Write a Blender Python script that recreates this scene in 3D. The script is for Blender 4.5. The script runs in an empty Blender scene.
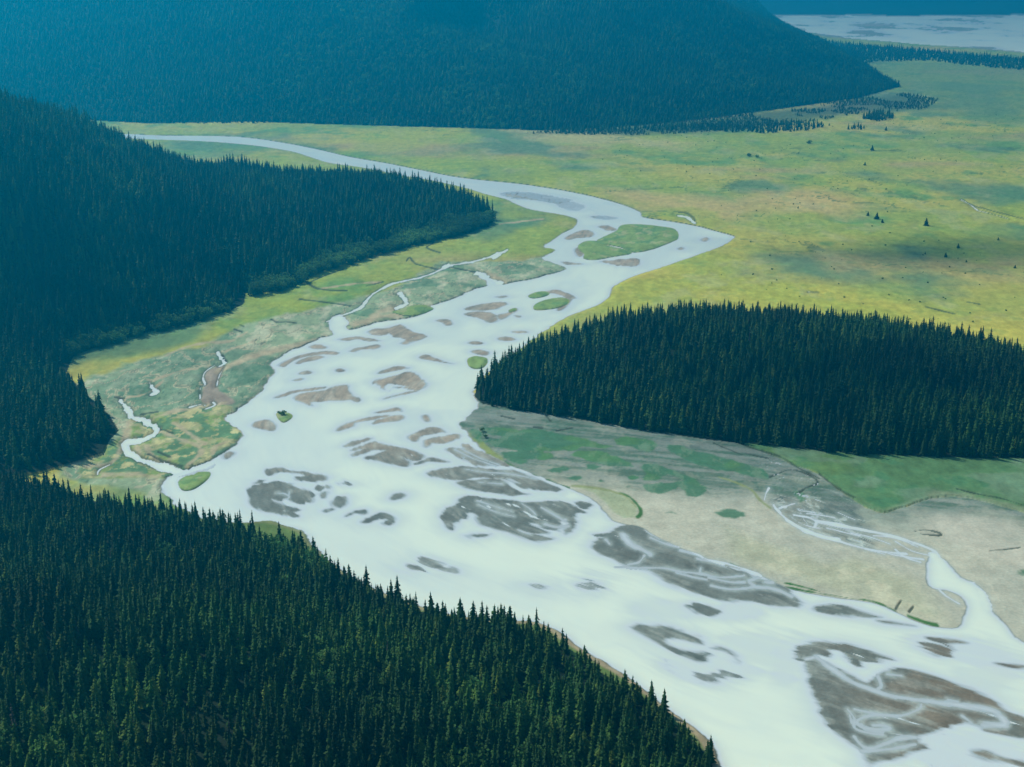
import bpy, math, random
import numpy as np
from mathutils import Vector

random.seed(7)
rng = np.random.default_rng(11)
scene = bpy.context.scene
COL = scene.collection
R = math.radians

# ------------------------------------------------------------------ camera
CAM_H = 520.0
FPX = 1406.7
PITCH = R(17.5)
CS, SN = math.cos(PITCH), math.sin(PITCH)


def ray(px, py):
    a, b = (px - 512.0) / FPX, (383.5 - py) / FPX
    return a, CS + b * SN, -SN + b * CS      # direction (x, y, z)


def g(px, py, z=0.0):
    """photo pixel -> ground point at height z"""
    dx, dy, dz = ray(px, py)
    t = (z - CAM_H) / dz
    return (dx * t, dy * t)


def at_depth(px, py, Y):
    """photo pixel -> point at world distance Y"""
    dx, dy, dz = ray(px, py)
    t = Y / dy
    return (dx * t, Y, CAM_H + dz * t)


def project(x, y, z):
    zc = y * CS - (z - CAM_H) * SN
    yc = y * SN + (z - CAM_H) * CS
    return 512 + FPX * x / zc, 383.5 - FPX * yc / zc, zc


cam_d = bpy.data.cameras.new('camera')
cam = bpy.data.objects.new('camera', cam_d)
COL.objects.link(cam)
cam.location = (0, 0, CAM_H)
cam.rotation_euler = (R(90) - PITCH, 0, 0)
cam_d.sensor_width = 36.0
cam_d.lens = FPX / 1024.0 * 36.0
cam_d.clip_start = 1.0
cam_d.clip_end = 200000.0
scene.camera = cam

# ------------------------------------------------------------------ helpers


def tag(o, label=None, cat=None, group=None, kind=None):
    if label: o['label'] = label
    if cat: o['category'] = cat
    if group: o['group'] = group
    if kind: o['kind'] = kind
    return o


def hash2(ix, iy, seed):
    h = (ix.astype(np.int64) * 374761393 + iy.astype(np.int64) * 668265263 + seed * 982451653) & 0xFFFFFFFF
    h = ((h ^ (h >> 13)) * 1274126177) & 0xFFFFFFFF
    h = (h ^ (h >> 16)) & 0xFFFFFFFF
    h = (h * 2246822519) & 0xFFFFFFFF
    h = (h ^ (h >> 15)) & 0xFFFFFFFF
    return h.astype(np.float64) / 4294967295.0


def vnoise(x, y, seed):
    ix, iy = np.floor(x), np.floor(y)
    fx, fy = x - ix, y - iy
    fx = fx * fx * fx * (fx * (fx * 6 - 15) + 10)
    fy = fy * fy * fy * (fy * (fy * 6 - 15) + 10)
    a = hash2(ix, iy, seed); b = hash2(ix + 1, iy, seed)
    c = hash2(ix, iy + 1, seed); d = hash2(ix + 1, iy + 1, seed)
    return (a + (b - a) * fx) * (1 - fy) + (c + (d - c) * fx) * fy


def fbm(x, y, octv=4, seed=0, gain=0.5):
    """about -1..1"""
    s = np.zeros_like(x, dtype=np.float64); a = 1.0; t = 0.0
    for k in range(octv):
        ca, sa = math.cos(0.7 * k), math.sin(0.7 * k)
        xx = (x * ca - y * sa) * 2 ** k + 17.3 * k
        yy = (x * sa + y * ca) * 2 ** k - 9.1 * k
        s += a * (vnoise(xx, yy, seed + k * 13) * 2 - 1); t += a; a *= gain
    return s / t * 1.5


def sstep(a, b, x):
    t = np.clip((x - a) / (b - a), 0, 1)
    return t * t * (3 - 2 * t)


def catmull(pts, closed=True, n=4):
    p = np.array(pts, float); m = len(p); out = []
    rngm = range(m if closed else m - 1)
    for i in rngm:
        if closed:
            p0, p1, p2, p3 = p[(i - 1) % m], p[i], p[(i + 1) % m], p[(i + 2) % m]
        else:
            p0, p1, p2, p3 = p[max(i - 1, 0)], p[i], p[i + 1], p[min(i + 2, m - 1)]
        for k in range(n):
            t = k / n
            out.append(0.5 * ((2 * p1) + (-p0 + p2) * t + (2 * p0 - 5 * p1 + 4 * p2 - p3) * t * t + (-p0 + 3 * p1 - 3 * p2 + p3) * t ** 3))
    if not closed: out.append(p[-1])
    return np.array(out)


def seg_dist(P, A, B):
    d = B - A; L = float(d @ d) + 1e-9
    t = np.clip(((P[:, 0] - A[0]) * d[0] + (P[:, 1] - A[1]) * d[1]) / L, 0, 1)
    return np.hypot(P[:, 0] - A[0] - t * d[0], P[:, 1] - A[1] - t * d[1]), t


def poly_sdf(P, poly, margin=1e9):
    """signed distance, positive inside; outside the margin: -margin"""
    poly = np.asarray(poly, float)
    out = np.full(len(P), -float(margin))
    lo, hi = poly.min(0) - margin, poly.max(0) + margin
    idx = np.nonzero((P[:, 0] > lo[0]) & (P[:, 0] < hi[0]) & (P[:, 1] > lo[1]) & (P[:, 1] < hi[1]))[0]
    if len(idx) == 0: return out
    Q = P[idx]
    dmin = np.full(len(Q), 1e18); inside = np.zeros(len(Q), bool)
    for i in range(len(poly)):
        A, B = poly[i], poly[(i + 1) % len(poly)]
        d = B - A; L = float(d @ d) + 1e-9
        ax, ay = Q[:, 0] - A[0], Q[:, 1] - A[1]
        t = np.clip((ax * d[0] + ay * d[1]) / L, 0, 1)
        dd = (ax - t * d[0]) ** 2 + (ay - t * d[1]) ** 2
        np.minimum(dmin, dd, out=dmin)
        if A[1] != B[1]:
            c = (A[1] > Q[:, 1]) != (B[1] > Q[:, 1])
            inside ^= c & (Q[:, 0] < (B[0] - A[0]) * (Q[:, 1] - A[1]) / (B[1] - A[1]) + A[0])
    dmin = np.sqrt(dmin)
    out[idx] = np.maximum(np.where(inside, dmin, -dmin), -margin)
    return out


def line_dist(P, line, margin):
    """distance to a traced line; streams that run across the valley are traced as wide as they are"""
    line = np.asarray(line, float)
    my = line[len(line) // 2][1]; ky = max(CAM_H / math.hypot(CAM_H, my), 0.22) ** 0.8
    P = P * np.array([1.0, ky]); line = line * np.array([1.0, ky])
    out = np.full(len(P), float(margin)); tt = np.zeros(len(P))
    lo, hi = line.min(0) - margin, line.max(0) + margin
    idx = np.nonzero((P[:, 0] > lo[0]) & (P[:, 0] < hi[0]) & (P[:, 1] > lo[1]) & (P[:, 1] < hi[1]))[0]
    if len(idx) == 0: return out
    Q = P[idx]; dm = np.full(len(Q), float(margin))
    for i in range(len(line) - 1):
        d, _ = seg_dist(Q, line[i], line[i + 1])
        np.minimum(dm, d, out=dm)
    out[idx] = dm
    return out


CR = dict(A=(220, 440, 5.115), B=(320, 380, 5.115), C=(420, 440, 5.115), D=(580, 500, 4.2625), E=(784, 587, 4.2625),
          F=(240, 320, 5.115), G=(400, 240, 5.115), H=(80, 330, 5.115), I=(740, 440, 3.602), J=(624, 180, 2.56),
          K=(620, 400, 4.2625), L=(100, 110, 2.56), M=(560, 160, 5.115), N=(460, 400, 5.684), Q=(300, 150, 3.0), Z=(0, 0, 1.0))


def pts(spec):
    """'A x,y x,y ...' traced positions -> ground coordinates"""
    it = spec.split(); ox, oy, s = CR[it[0]]
    return [g(ox + float(a.split(',')[0]) / s, oy + float(a.split(',')[1]) / s) for a in it[1:]]


def metres_per_px(p):
    return (p[1] * CS + CAM_H * SN) / FPX


# ------------------------------------------------------------------ outlines of the valley floor
RIVER = pts('Z 120,134 160,135.5 215,136 250,138 290,144 320,150 350,157 385,163 420,170 450,176 480,180 520,184 560,190 590,196 620,204 640,212'
            ' 642,217 660,220 680,223 700,227 715,231 733,236 733,239 722,246 700,254 680,261 660,268 640,274 625,280 612,288 610,296 600,304 585,310 565,318'
            ' 540,334 515,352 495,366 482,380 474,392 477,400 473,412 460,422 465,430 470,438 483,450 507,463 530,473 557,483 573,490 590,498 603,510'
            ' 612,520 628,525 640,527 657,537 690,552 717,563 754,573 784,587 817,595 851,600 877,604 897,613 917,622 937,627 957,627'
            ' 964,617 966,607 961,597 947,590 933,588 926,577 930,558 944,560 961,577 977,585 989,600 991,610 1004,623 1014,637 1024,642 1100,690 1200,900 1000,1000 780,900 760,860'
            ' 725,775 712,744 685,722 650,695 620,672 583,650 560,632 531,621 500,622 470,618 420,607 370,587 330,562 314,545 303,531 270,521 250,523 215,522 180,508 163,492'
            ' 168,478 187,470 207,463 217,457 230,449 243,438 241,431 227,422 228,415 250,402 263,387 275,373 270,365 280,357 292,350 311,343 322,338 332,335 327,322 340,314 350,322'
            ' 349,330 380,322 397,320 417,315 433,305 450,300 473,290 489,285 478,277 484,273 492,280 497,285 517,282 540,277 566,269 553,263 543,258 555,250 543,247 550,242 563,233'
            ' 573,228 577,220 563,215 533,210 518,205 505,199 485,194 466,188 430,180 400,175 360,167 330,163 310,157 290,151 250,145 200,141 120,138')
FLOW = [g(*p) for p in [(120, 136), (250, 141), (380, 168), (500, 190), (580, 203), (625, 225), (600, 250), (560, 290), (480, 330), (400, 365), (360, 410), (380, 470), (480, 540), (620, 590), (760, 650), (900, 690), (1100, 760), (1300, 900)]]

# bars: (spec, top height in m, edge noise in m, label)
BARS = [
 ('A 235,165 250,150 290,142 360,155 440,165 520,178 545,192 530,208 470,212 410,205 395,190 440,180 360,165 290,165 255,180', .3, 2, 'hooked dark sandbar above the largest eye shaped bar'),
 ('A 485,250 500,238 540,232 555,238 540,250 500,256', .1, 3, None),
 ('A 143,262 165,240 215,222 280,215 360,222 370,235 420,250 480,272 490,282 465,295 470,315 430,322 380,315 340,300 300,310 260,300 310,330 330,340 390,352 390,362 330,360 400,385 385,395 340,385 260,372 190,350 155,325 155,290', .3, 2, 'large eye shaped grey sandbar off the near forest shore'),
 ('A 520,275 540,262 548,275 530,297 518,292', .2, 1, None),
 ('A 578,310 600,295 640,287 650,300 640,330 615,347 580,330', .25, 2, None),
 ('A 640,392 680,368 740,356 752,370 740,380 700,372 670,382', .25, 1, None),
 ('A 725,418 770,395 830,370 890,395 888,420 870,435 840,425 860,405 800,405 750,425', .3, 1.5, 'small tent shaped dark sandbar in open pale water'),
 ('A 870,300 890,280 925,270 950,282 930,295 890,308', .25, 1, None),
 ('A 600,222 640,214 680,228 640,234', .04, 4, None),
 ('A 530,362 560,352 580,356 545,368', .06, 1, None),
 ('A 180,220 205,205 230,207 200,222', .12, 1, None),
 ('A 20,75 45,58 75,65 60,85 30,98', .2, 1, None),
 ('A 945,640 1000,642 1040,650 1030,668 980,668 950,655', .05, 4, None),
 ('C 0,612 60,620 110,640 60,652 0,635', .05, 4, None),
 ('C 110,660 160,655 180,672 130,672', .02, 4, None),
 ('B 85,260 110,238 160,215 220,198 300,183 350,180 340,190 280,200 310,200 380,182 420,180 428,192 400,208 340,215 280,225 265,222 290,205 220,210 180,220 165,238 120,252', .3, 1, 'long thin curved sandbar with a forked tail'),
 ('B 285,168 330,155 390,142 410,150 418,162 390,158 340,165', .25, 1, None),
 ('B 525,185 545,178 560,195 555,213 538,205', .2, 1, None),
 ('B 452,295 490,272 540,252 600,242 640,268 610,268 560,275 520,285 500,300 485,315', .3, 1.5, 'curved dark sandbar shaped like a claw'),
 ('B 535,310 580,300 640,285 700,278 712,290 680,310 620,325 570,322 545,345', .25, 1.5, None),
 ('B 165,360 220,335 280,315 320,325 380,340 440,352 500,372 528,392 510,408 480,410 440,395 420,392 450,420 455,440 420,440 350,425 280,408 240,398 270,385 320,368 330,360 280,358 230,372 180,388 170,380 210,360 230,348', .3, 1.5, 'dark sandbar with finger like streaks in mid river'),
 ('B 120,340 160,322 230,300 262,298 220,318 150,338', .1, 2, None),
 ('B 485,430 530,410 570,397 620,408 655,420 610,420 560,415 510,428', .25, 1, None),
 ('B 645,358 690,348 740,350 720,335 760,325 800,355 860,385 940,420 980,435 960,442 900,440 840,440 780,430 740,408 700,385', .2, 3, 'streaked wet sandbar tucked against the green bank'),
 ('C 40,170 100,152 180,138 250,135 330,148 420,148 480,155 560,185 640,215 720,255 640,260 560,250 510,240 490,215 440,198 360,195 300,190 200,205 110,195', .22, 2, 'long tapered grey sandbar pointing upstream'),
 ('C 190,215 280,205 370,197 430,210 460,240 500,262 560,278 480,283 380,272 280,255 220,238', .22, 1.5, 'leaf shaped grey sandbar between two thin channels'),
 ('C 120,385 150,350 190,325 200,305 250,287 330,295 430,308 520,318 620,315 720,318 780,340 850,370 800,375 795,410 760,480 735,478 760,430 740,400 700,450 720,470 700,465 640,455 600,430 560,430 640,465 660,475 580,475 500,455 560,480 680,505 640,515 600,515 615,528 560,515 490,490 420,465 370,450 325,435 300,415 290,385 265,372 240,375 235,400 200,405 175,425 178,450 160,455 140,430 120,400', .28, 2, 'big hooked sandbar speckled with foam, shaped like a bird'),
 ('C 240,485 290,482 360,482 310,498 270,498', .1, 2, None),
 ('C 810,318 860,318 878,332 840,352 825,345', .2, 2, None),
 ('C 560,735 610,730 670,745 650,762 600,760', .03, 6, None),
 ('C 830,700 900,715 940,735 910,760 850,750', .02, 7, None),
 ('D 60,200 65,170 110,160 65,152 130,140 180,110 220,100 262,108 300,145 380,185 450,215 530,250 620,285 690,305 760,335 830,350 880,372 900,400 930,430 945,448 850,452 740,437 620,425 540,405 480,390 380,355 320,315 290,300 200,280 120,245 75,225', .26, 2, 'broad braided sandbar cut by white channels below the pale spit'),
 ('D 455,450 500,447 560,462 595,475 540,490 500,485 475,465', .12, 2.5, None),
 ('D 208,540 260,530 330,535 400,548 470,570 520,595 530,620 480,605 420,595 360,595 380,620 450,640 550,655 540,690 500,690 440,665 380,640 330,610 270,575', .25, 2, 'brown wedge shaped sandbar in the lower river'),
 ('D 545,630 600,625 650,650 690,690 660,680 620,650 570,640', .1, 2, None),
 ('D 520,740 600,730 690,745 640,760 560,760', .03, 4, None),
 ('E 50,270 90,240 150,235 260,245 330,262 400,285 470,312 400,310 330,325 310,340 270,300 240,270 190,270 190,300 150,290 100,300 65,312', .2, 2, 'two lobed sandbar upstream of the largest brown bar'),
 ('E 90,335 110,312 160,312 220,345 300,385 350,410 400,380 460,352 540,350 620,375 700,405 800,440 880,475 950,530 1023,560 1090,600 1023,640 940,630 850,615 860,600 800,580 760,575 700,600 640,610 560,635 500,630 440,625 560,640 570,665 600,680 500,720 420,740 380,760 340,740 330,700 290,665 230,620 180,560 150,510 125,450 110,390', .32, 1.5, 'largest brown sandbar with a winding stream across it'),
 ('E 130,90 180,78 250,80 310,97 380,118 420,130 340,130 260,120 180,108', .2, 1.5, None),
 ('E 395,142 450,145 520,158 560,168 480,160 420,152', .1, 1, None),
 ('E 610,215 700,222 780,238 700,238 640,230', .1, 1, None),
 ('E 580,245 640,240 700,255 720,275 700,297 650,285 610,265', .08, 3, None),
 ('E 900,325 960,328 1023,335 1023,345 960,342', .08, 1, None),
 ('E 800,705 860,705 940,735 1023,750 1023,766 900,740 830,722', .1, 2, None),
 ('F 655,62 690,45 740,45 800,28 825,25 850,45 900,65 955,80 930,98 880,112 850,125 820,120 850,98 790,85 765,65 740,75 690,78', .25, 1.5, 'brown arrowhead sandbar beside the marsh islands'),
 ('F 505,100 560,88 610,85 660,95 710,105 660,108 600,98 540,105', .15, 1.5, None),
 ('F 560,160 590,142 640,138 700,128 718,138 680,150 620,150 590,165', .2, 2, None),
 ('F 195,235 230,210 290,185 360,170 440,160 495,165 490,178 430,175 360,182 300,195 250,222 230,240', .2, 1.5, None),
 ('F 285,218 340,195 400,183 435,190 390,205 330,215 300,225', .18, 1.5, None),
 ('F 355,138 390,125 430,132 438,145 380,148', .2, 1, None),
 ('F 300,275 340,260 365,270 330,278', .12, 1, None),
 ('F 270,308 310,298 320,303 290,312', .1, 1, None),
 ('F 495,255 515,250 530,260 505,265', .2, 1, None),
 ('F 180,398 240,372 320,355 400,345 440,345 370,360 290,370 230,390', .12, 1.5, None),
 ('F 272,400 300,380 360,368 430,362 490,340 545,332 552,360 575,385 610,408 600,420 570,410 500,412 420,415 370,420 360,425 370,440 340,430 300,415', .3, 1.5, 'sunlit brown sandbar with a pointed end near the left shore'),
 ('F 685,318 720,300 790,285 870,265 900,275 930,305 955,325 930,350 900,360 850,350 800,345 850,340 780,325 740,345 745,360 710,340', .3, 2, 'sunlit tan sandbar with white streaks in the upper river'),
 ('F 710,272 760,248 810,237 860,245 800,258 750,268', .2, 1, None),
 ('F 735,403 800,382 860,368 905,362 880,372 820,385 760,400', .15, 1, None),
 ('F 918,188 950,178 1000,195 1040,212 980,208 940,200', .2, 1, None),
 ('F 62,540 90,518 140,512 170,528 180,545 165,565 110,557', .25, 1, 'small round sandbar beside the green tufted islet'),
 ('G 332,355 380,338 440,325 520,318 553,328 530,338 490,355 420,360', .25, 1.5, None),
 ('G 330,378 380,368 440,368 480,378 500,410 460,422 430,408 370,392', .25, 1.5, None),
 ('G 500,385 550,372 595,350 600,362 560,385 515,407', .25, 1, None),
 ('G 585,385 620,390 610,398', .1, 1, None),
 ('G 185,412 220,405 255,412 262,432 240,438 220,422', .2, 1, None),
 ('G 100,600 125,588 170,605 230,625 270,632 210,625 150,612', .2, 1, None),
 ('G 350,528 385,518 425,528 390,534', .15, 1, None),
 ('G 505,500 550,495 590,508 560,515 510,512', .2, 1, None),
 ('G 575,468 640,465 650,475 590,475', .15, 1, None),
 ('G 368,570 400,562 450,572 440,590 390,582', .2, 1, None),
 ('G 490,290 540,285 550,292 510,297', .02, 1, None),
 ('G 750,262 800,255 850,270 900,298 880,300 860,330 830,355 810,362 810,350 860,305 800,275 755,270', .2, 1, 'brown sand rim curving round the grassy upstream islet'),
 ('M 25,400 60,378 110,360 150,362 175,380 150,395 90,398 40,408', .2, 1.5, None),
 ('M 200,340 240,335 290,355 250,362 215,350', .12, 1.5, None),
 ('M 720,408 745,395 762,405 740,418', .3, 1, None),
 ('M 605,452 625,446 632,455 612,460', .3, 1, None),
 ('M 215,520 280,512 350,505 400,508 395,540 330,542 280,535', .15, 2.5, None),
 ('M 160,290 220,285 290,298 230,305', .0, 2, None),
 ('M 80,455 100,450 120,480 100,495 85,480', .2, 1, None),
 ('M 10,520 60,525 120,532 40,535', .1, 1, None),
 ('M 0,225 60,215 120,235 80,260 20,250', -.03, 3, None),
 ('Q 600,130 660,125 740,135 810,150 780,160 700,150 640,145', .0, 4, None),
 ('D 260,455 330,450 420,455 470,480 400,485 300,480', -.16, 5, None),
 ('D 600,470 680,450 760,455 740,480 660,490', -.13, 5, None),
 ('D 640,600 760,590 860,610 900,660 800,690 700,670', -.15, 6, None),
 ('D 420,690 560,680 700,700 720,740 600,760 470,740', -.12, 6, None),
 ('E 0,250 60,240 80,300 40,330 0,400', -.12, 5, None),
 ('E 560,225 760,235 960,300 1020,330 880,330 720,300', -.10, 5, None),
 ('E 560,690 700,640 860,640 1000,700 1020,760 700,760', -.10, 6, None),
 ('E 760,380 860,350 960,370 900,410', -.14, 6, None),
]
ISLETS = [
 ('F 185,480 220,468 265,485 262,505 225,525 200,510', 1.2, .5, 'tiny round islet tufted with bright green plants'),
 ('G 655,288 690,268 740,263 765,275 740,290 680,300', 1.0, .5, 'small oval grass islet upstream of a larger one'),
 ('G 682,340 710,318 770,300 830,295 865,310 850,330 800,350 740,358 690,358', 1.0, .5, 'oval grass islet ringed by brown sand'),
 ('G 345,610 380,595 430,600 450,615 430,650 380,660 350,640', 1.0, .5, 'pale grassy islet beside the tip of the wooded island'),
 ('G 555,360 580,348 598,350 590,362 565,370', .8, .5, 'sliver of grass on top of a small sandbar'),
 ('M 190,410 240,385 290,360 310,335 360,328 430,330 520,340 590,355 605,400 560,425 480,455 380,475 320,450 250,435 205,425', 1.4, .8, 'largest meadow islet inside the river bend'),
 ('M 90,440 130,415 190,415 250,440 320,455 370,478 280,495 180,512 120,505 125,480 105,465', 1.4, .8, 'wedge shaped meadow islet downstream of the largest one'),
 ('Z 178,482 186,476 198,472 209,472 210,476 204,483 192,490 182,490', 1.0, .5, 'green leaf shaped islet at the mouth of the left creek'),
 ('Q 275,488 290,480 330,470 380,468 400,478 360,495 320,500 290,495', .9, .5, 'flat marsh islet fringing the left shore'),
]
# water cuts: (spec, width px, depth)
CUTS = [
 ('D 185,150 210,185 270,215 300,232', 6), ('D 275,235 250,265 205,275', 3), ('D 150,287 250,290 350,290 430,305 520,315 600,330 700,322', 3),
 ('D 430,215 500,235 540,255 620,270 700,295 770,325 720,345 740,370 640,380 560,365', 3.2), ('D 500,250 560,262 610,275', 5),
 ('D 740,370 830,380 900,410', 3), ('D 300,160 360,185 420,200', 2.4), ('D 515,288 510,310', 2), ('D 110,170 125,185', 3), ('D 550,330 640,350 700,350', 3.2), ('D 410,310 470,325 540,340', 2.4), ('D 790,350 820,352', 3),
 ('E 140,300 200,345 280,400 380,440 450,462 560,480 680,497 780,508 860,520 910,540 940,575 930,590 850,590', 5.5),
 ('E 585,500 575,520 500,548 400,545 340,555 310,575 340,600 420,608 450,600 420,590 380,590', 2.6), ('E 300,520 340,530 420,545', 2),
 ('E 270,520 300,560 300,600 350,620 420,630', 2.4), ('E 400,380 415,420 400,435', 2.6), ('E 300,640 360,690 480,650 560,640', 3.5), ('E 760,550 800,580', 2.5), ('E 280,545 290,580', 2), ('E 330,585 350,610 420,618', 2.0), ('E 330,700 460,690 560,670', 3),
 ('E 210,362 260,388 330,425', 2),('E 440,372 500,378', 1.5),('E 700,480 740,490', 3),
 ('A 290,270 330,275 355,290 345,300', 1.2), ('A 355,262 350,300', 1.0),
 ('C 290,310 340,325 400,345 470,365', 1.2), ('C 520,325 560,350 590,380', 1.2), ('C 620,345 700,390 745,420', 1.8), ('C 640,430 700,445 760,440', 2.0), ('C 300,330 380,365 480,390', 1.0),
 ('B 690,355 780,400 900,440', 1.4), ('B 720,350 820,400 920,435', 1.2), ('C 230,148 330,165 450,172 600,200', 1.0), ('C 300,215 420,225', 1.0),
 # creeks through the marsh on the left
 ('H 355,270 375,300 400,320 370,330', 4), ('H 210,360 240,400 270,445 320,465 370,490 392,515 360,545 300,565 240,575 225,590 240,625 300,660 380,685 450,705 520,730 600,715 680,690', 6.5),
 ('H 705,115 720,145 740,170 715,185', 3.2), ('H 690,180 640,215 630,250 640,280 615,300 615,350', 1.6), ('H 740,185 710,240 700,290', 1.2), ('H 560,395 620,380 640,385', 2.0), ('H 680,370 690,385 640,405', 1.6),
 ('H 90,740 100,715 150,690', 2.0),
 ('Q 80,515 130,495 180,475 210,440 240,420 280,400 350,385 400,370 430,355 460,345 520,335 580,318 620,300', 3), ('Q 300,430 320,460 290,475', 4), ('Q 430,352 445,345', 6), ('Q 578,322 595,312', 5),
 ('Q 530,370 560,380 600,402', 6),
 # meander loop by the right bank and the ditch on the plain
 ('J 140,92 160,95', 3), ('J 165,98 178,108', 5), ('J 865,52 885,62 905,78', 2.2), ('J 905,78 960,92 980,98', 1.8), ('J 470,287 495,287', 2.5),
 # streams over the mud flat on the right
 ('K 655,450 690,490 740,530 800,560 860,580 930,595', 4.5), ('K 680,462 745,440', 3.5), ('K 740,490 800,500 840,520', 2.4), ('K 838,520 900,532 960,540 1023,552', 2.6), ('K 838,518 830,542', 2.6), ('K 635,375 622,400 615,425', 1.8), ('K 760,470 830,480', 1.3), ('K 730,500 780,530 850,548', 1.3), ('K 780,505 800,530', 1.2), ('K 880,545 960,565 1023,580', 1.4), ('K 930,480 1000,510', 1.1), ('I 400,335 470,350 540,375', 1.2), ('I 420,385 520,412', 1.1), ('I 560,365 620,400 680,415', 1.2), ('I 700,520 740,560 790,590', 1.6),
 ('I 270,290 330,300 420,320 500,335 580,355 640,375 700,400 720,430', 2.6), ('I 330,352 390,375 470,395 540,405 600,410', 2.2), ('I 505,400 560,415 660,430', 2.0), ('I 480,345 560,352 640,385', 1.6), ('I 240,265 300,272 340,280', 1.2), ('I 560,395 600,425 650,440', 1.6),
 ('I 700,420 745,470 800,520 860,540 880,600', 9),
]
SANDLINES = [
 ('H 1023,110 900,140 780,180 700,215', 5), ('H 450,130 540,95 640,72 760,65 850,20', 2.6), ('H 380,260 520,215 600,205', 2), ('H 240,350 330,335 420,270', 2.4), ('H 350,460 480,425 620,395 740,380', 4),
 ('F 0,215 100,175 200,155 300,130 400,110', 6), ('H 740,120 800,95 880,70', 2), ('Q 60,420 160,405 240,400', 1.6), ('Q 600,225 680,215 730,208', 1.6), ('L 850,0 870,0', 1),
 ('H 400,520 500,560 600,600 620,640 560,690', 3.5), ('H 340,600 380,660 480,700', 4), ('H 480,480 560,540 640,590', 3), ('H 30,700 150,690 210,620 230,560', 4), ('H 230,560 250,480', 5), ('H 680,640 700,600 780,570', 3),
 ('H 280,560 300,640', 4), ('H 120,750 240,740 400,760', 4),
 ('G 450,170 480,190 540,215', 5), ('Q 290,475 240,490 200,520', 6), ('Z 356,325 380,318 400,316', 5),
 ('Z 531,619 560,629 585,647 600,658', 4), ('Z 690,722 712,742 720,760', 4), ('Z 300,531 315,545 330,562', 4),
]
DITCHES = [
 ('Q 320,335 330,325 350,345 420,360', 1.6), ('Q 370,270 400,280 380,295 420,310', 1.6), ('Q 30,400 60,385 130,360', 1.4), ('Q 20,400 60,420 140,425', 1.8), ('Q 0,450 80,460 150,470', 1.6), ('Q 150,335 175,345', 1.5),
 ('J 140,84 160,86 180,98 180,106', 1.6), ('J 865,50 900,68 960,85 1020,100', 1.8), ('J 775,328 845,345', 2.4), ('J 880,315 910,320', 1.6),
 ('K 330,135 450,165 560,205 680,245 760,290 850,335', 1.8), ('K 640,330 720,300 780,310 845,350 790,378 760,400', 1.6), ('K 540,230 640,250', 1.2), ('K 850,318 920,372 965,402 1000,420', 1.8), ('I 780,180 860,200 940,215 1020,240', 1.2), ('K 400,185 520,235', 1.2),
 ('H 400,505 480,535', 1.8), ('H 400,630 460,655', 2.2), ('H 310,435 400,425', 1.6), ('H 180,348 225,352', 2.0), ('H 730,125 745,165', 2), ('H 350,640 420,670 520,700', 2),
 ('F 160,0 190,15 240,15 290,20', 1.6), ('F 0,30 20,38', 1.6), ('H 790,0 830,15', 1.6), ('Q 440,345 480,360 540,368', 1.6), ('Q 200,410 250,398', 1.2),
 ('I 630,330 670,325 720,335 715,345 650,340', 1.2), ('I 900,400 960,395 1010,388', 1.2), ('N 235,92 310,108', 1.8), ('N 420,155 470,160', 1.6), ('N 490,90 515,120', 2), ('N 550,175 640,160', 1.6),
 ('I 560,610 580,580', 2.0), ('I 610,620 625,600', 1.6),
]
GREEN_PATCH = [
 'N 130,170 160,160 250,165 330,175 420,165 520,180 600,200 700,220 780,245 870,265 790,275 700,265 640,290 560,290 470,295 530,310 520,330 450,340 380,340 370,355 320,362 270,350 225,310 240,295 300,290 240,275 180,255 160,235 220,215 160,200',
 'N 635,310 720,290 800,300 900,330 980,375 940,382 870,380 800,365 700,335', 'N 505,395 540,382 600,380 625,395 580,408 520,410', 'N 695,370 740,362 800,380 780,400 720,395', 'N 615,440 660,432 700,445 660,458 620,450',
 'N 50,175 80,165 115,175 125,200 110,240 95,240 80,205', 'N 780,462 800,455 815,462 795,468', 'N 965,440 990,430 1010,440 985,455',
 'K 90,285 160,275 230,300 280,320 340,350 360,375 350,410 310,412 280,395 250,375 230,385 190,400 140,395 95,370 110,360 180,355 230,350 270,340 200,320 150,345 95,340 120,315',
 'K 405,485 440,470 490,470 540,492 510,503 460,505', 'K 190,480 225,472 250,488 215,487',
 'K 200,190 260,200 360,225 450,250 540,275 620,295 640,340 600,335 500,310 420,300 330,275 260,245 210,215', 'K 0,160 80,165 150,190 130,220 60,205 0,190', 'I 1010,470 1040,462 1050,480 1020,488',
 'K 40,325 70,322 75,335 50,340', 'K 750,395 780,395 790,430 765,440 750,420', 'N 840,398 860,398 855,404', 'N 940,485 965,485 955,492',
]
GREEN_LINES = [('K 0,400 40,415 75,450 90,480 75,500', 2.6), ('D 820,345 900,360 960,375 1023,392', 1.6), ('E 0,0 120,22 260,45 370,60 440,85 480,108', 1.5), ('E 530,125 590,148 650,165', 3.0), ('D 640,270 700,295 820,345', 1.0), ('N 0,170 40,235 160,310 300,380 420,430 620,500', 1.6)]
OLIVE_LINES = [('K 420,330 500,355 560,385 600,430 640,460', 2.6), ('N 640,490 760,500 860,520 940,550 1000,610', 2.0), ('N 40,200 60,230 130,270 220,335', 6)]

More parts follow.
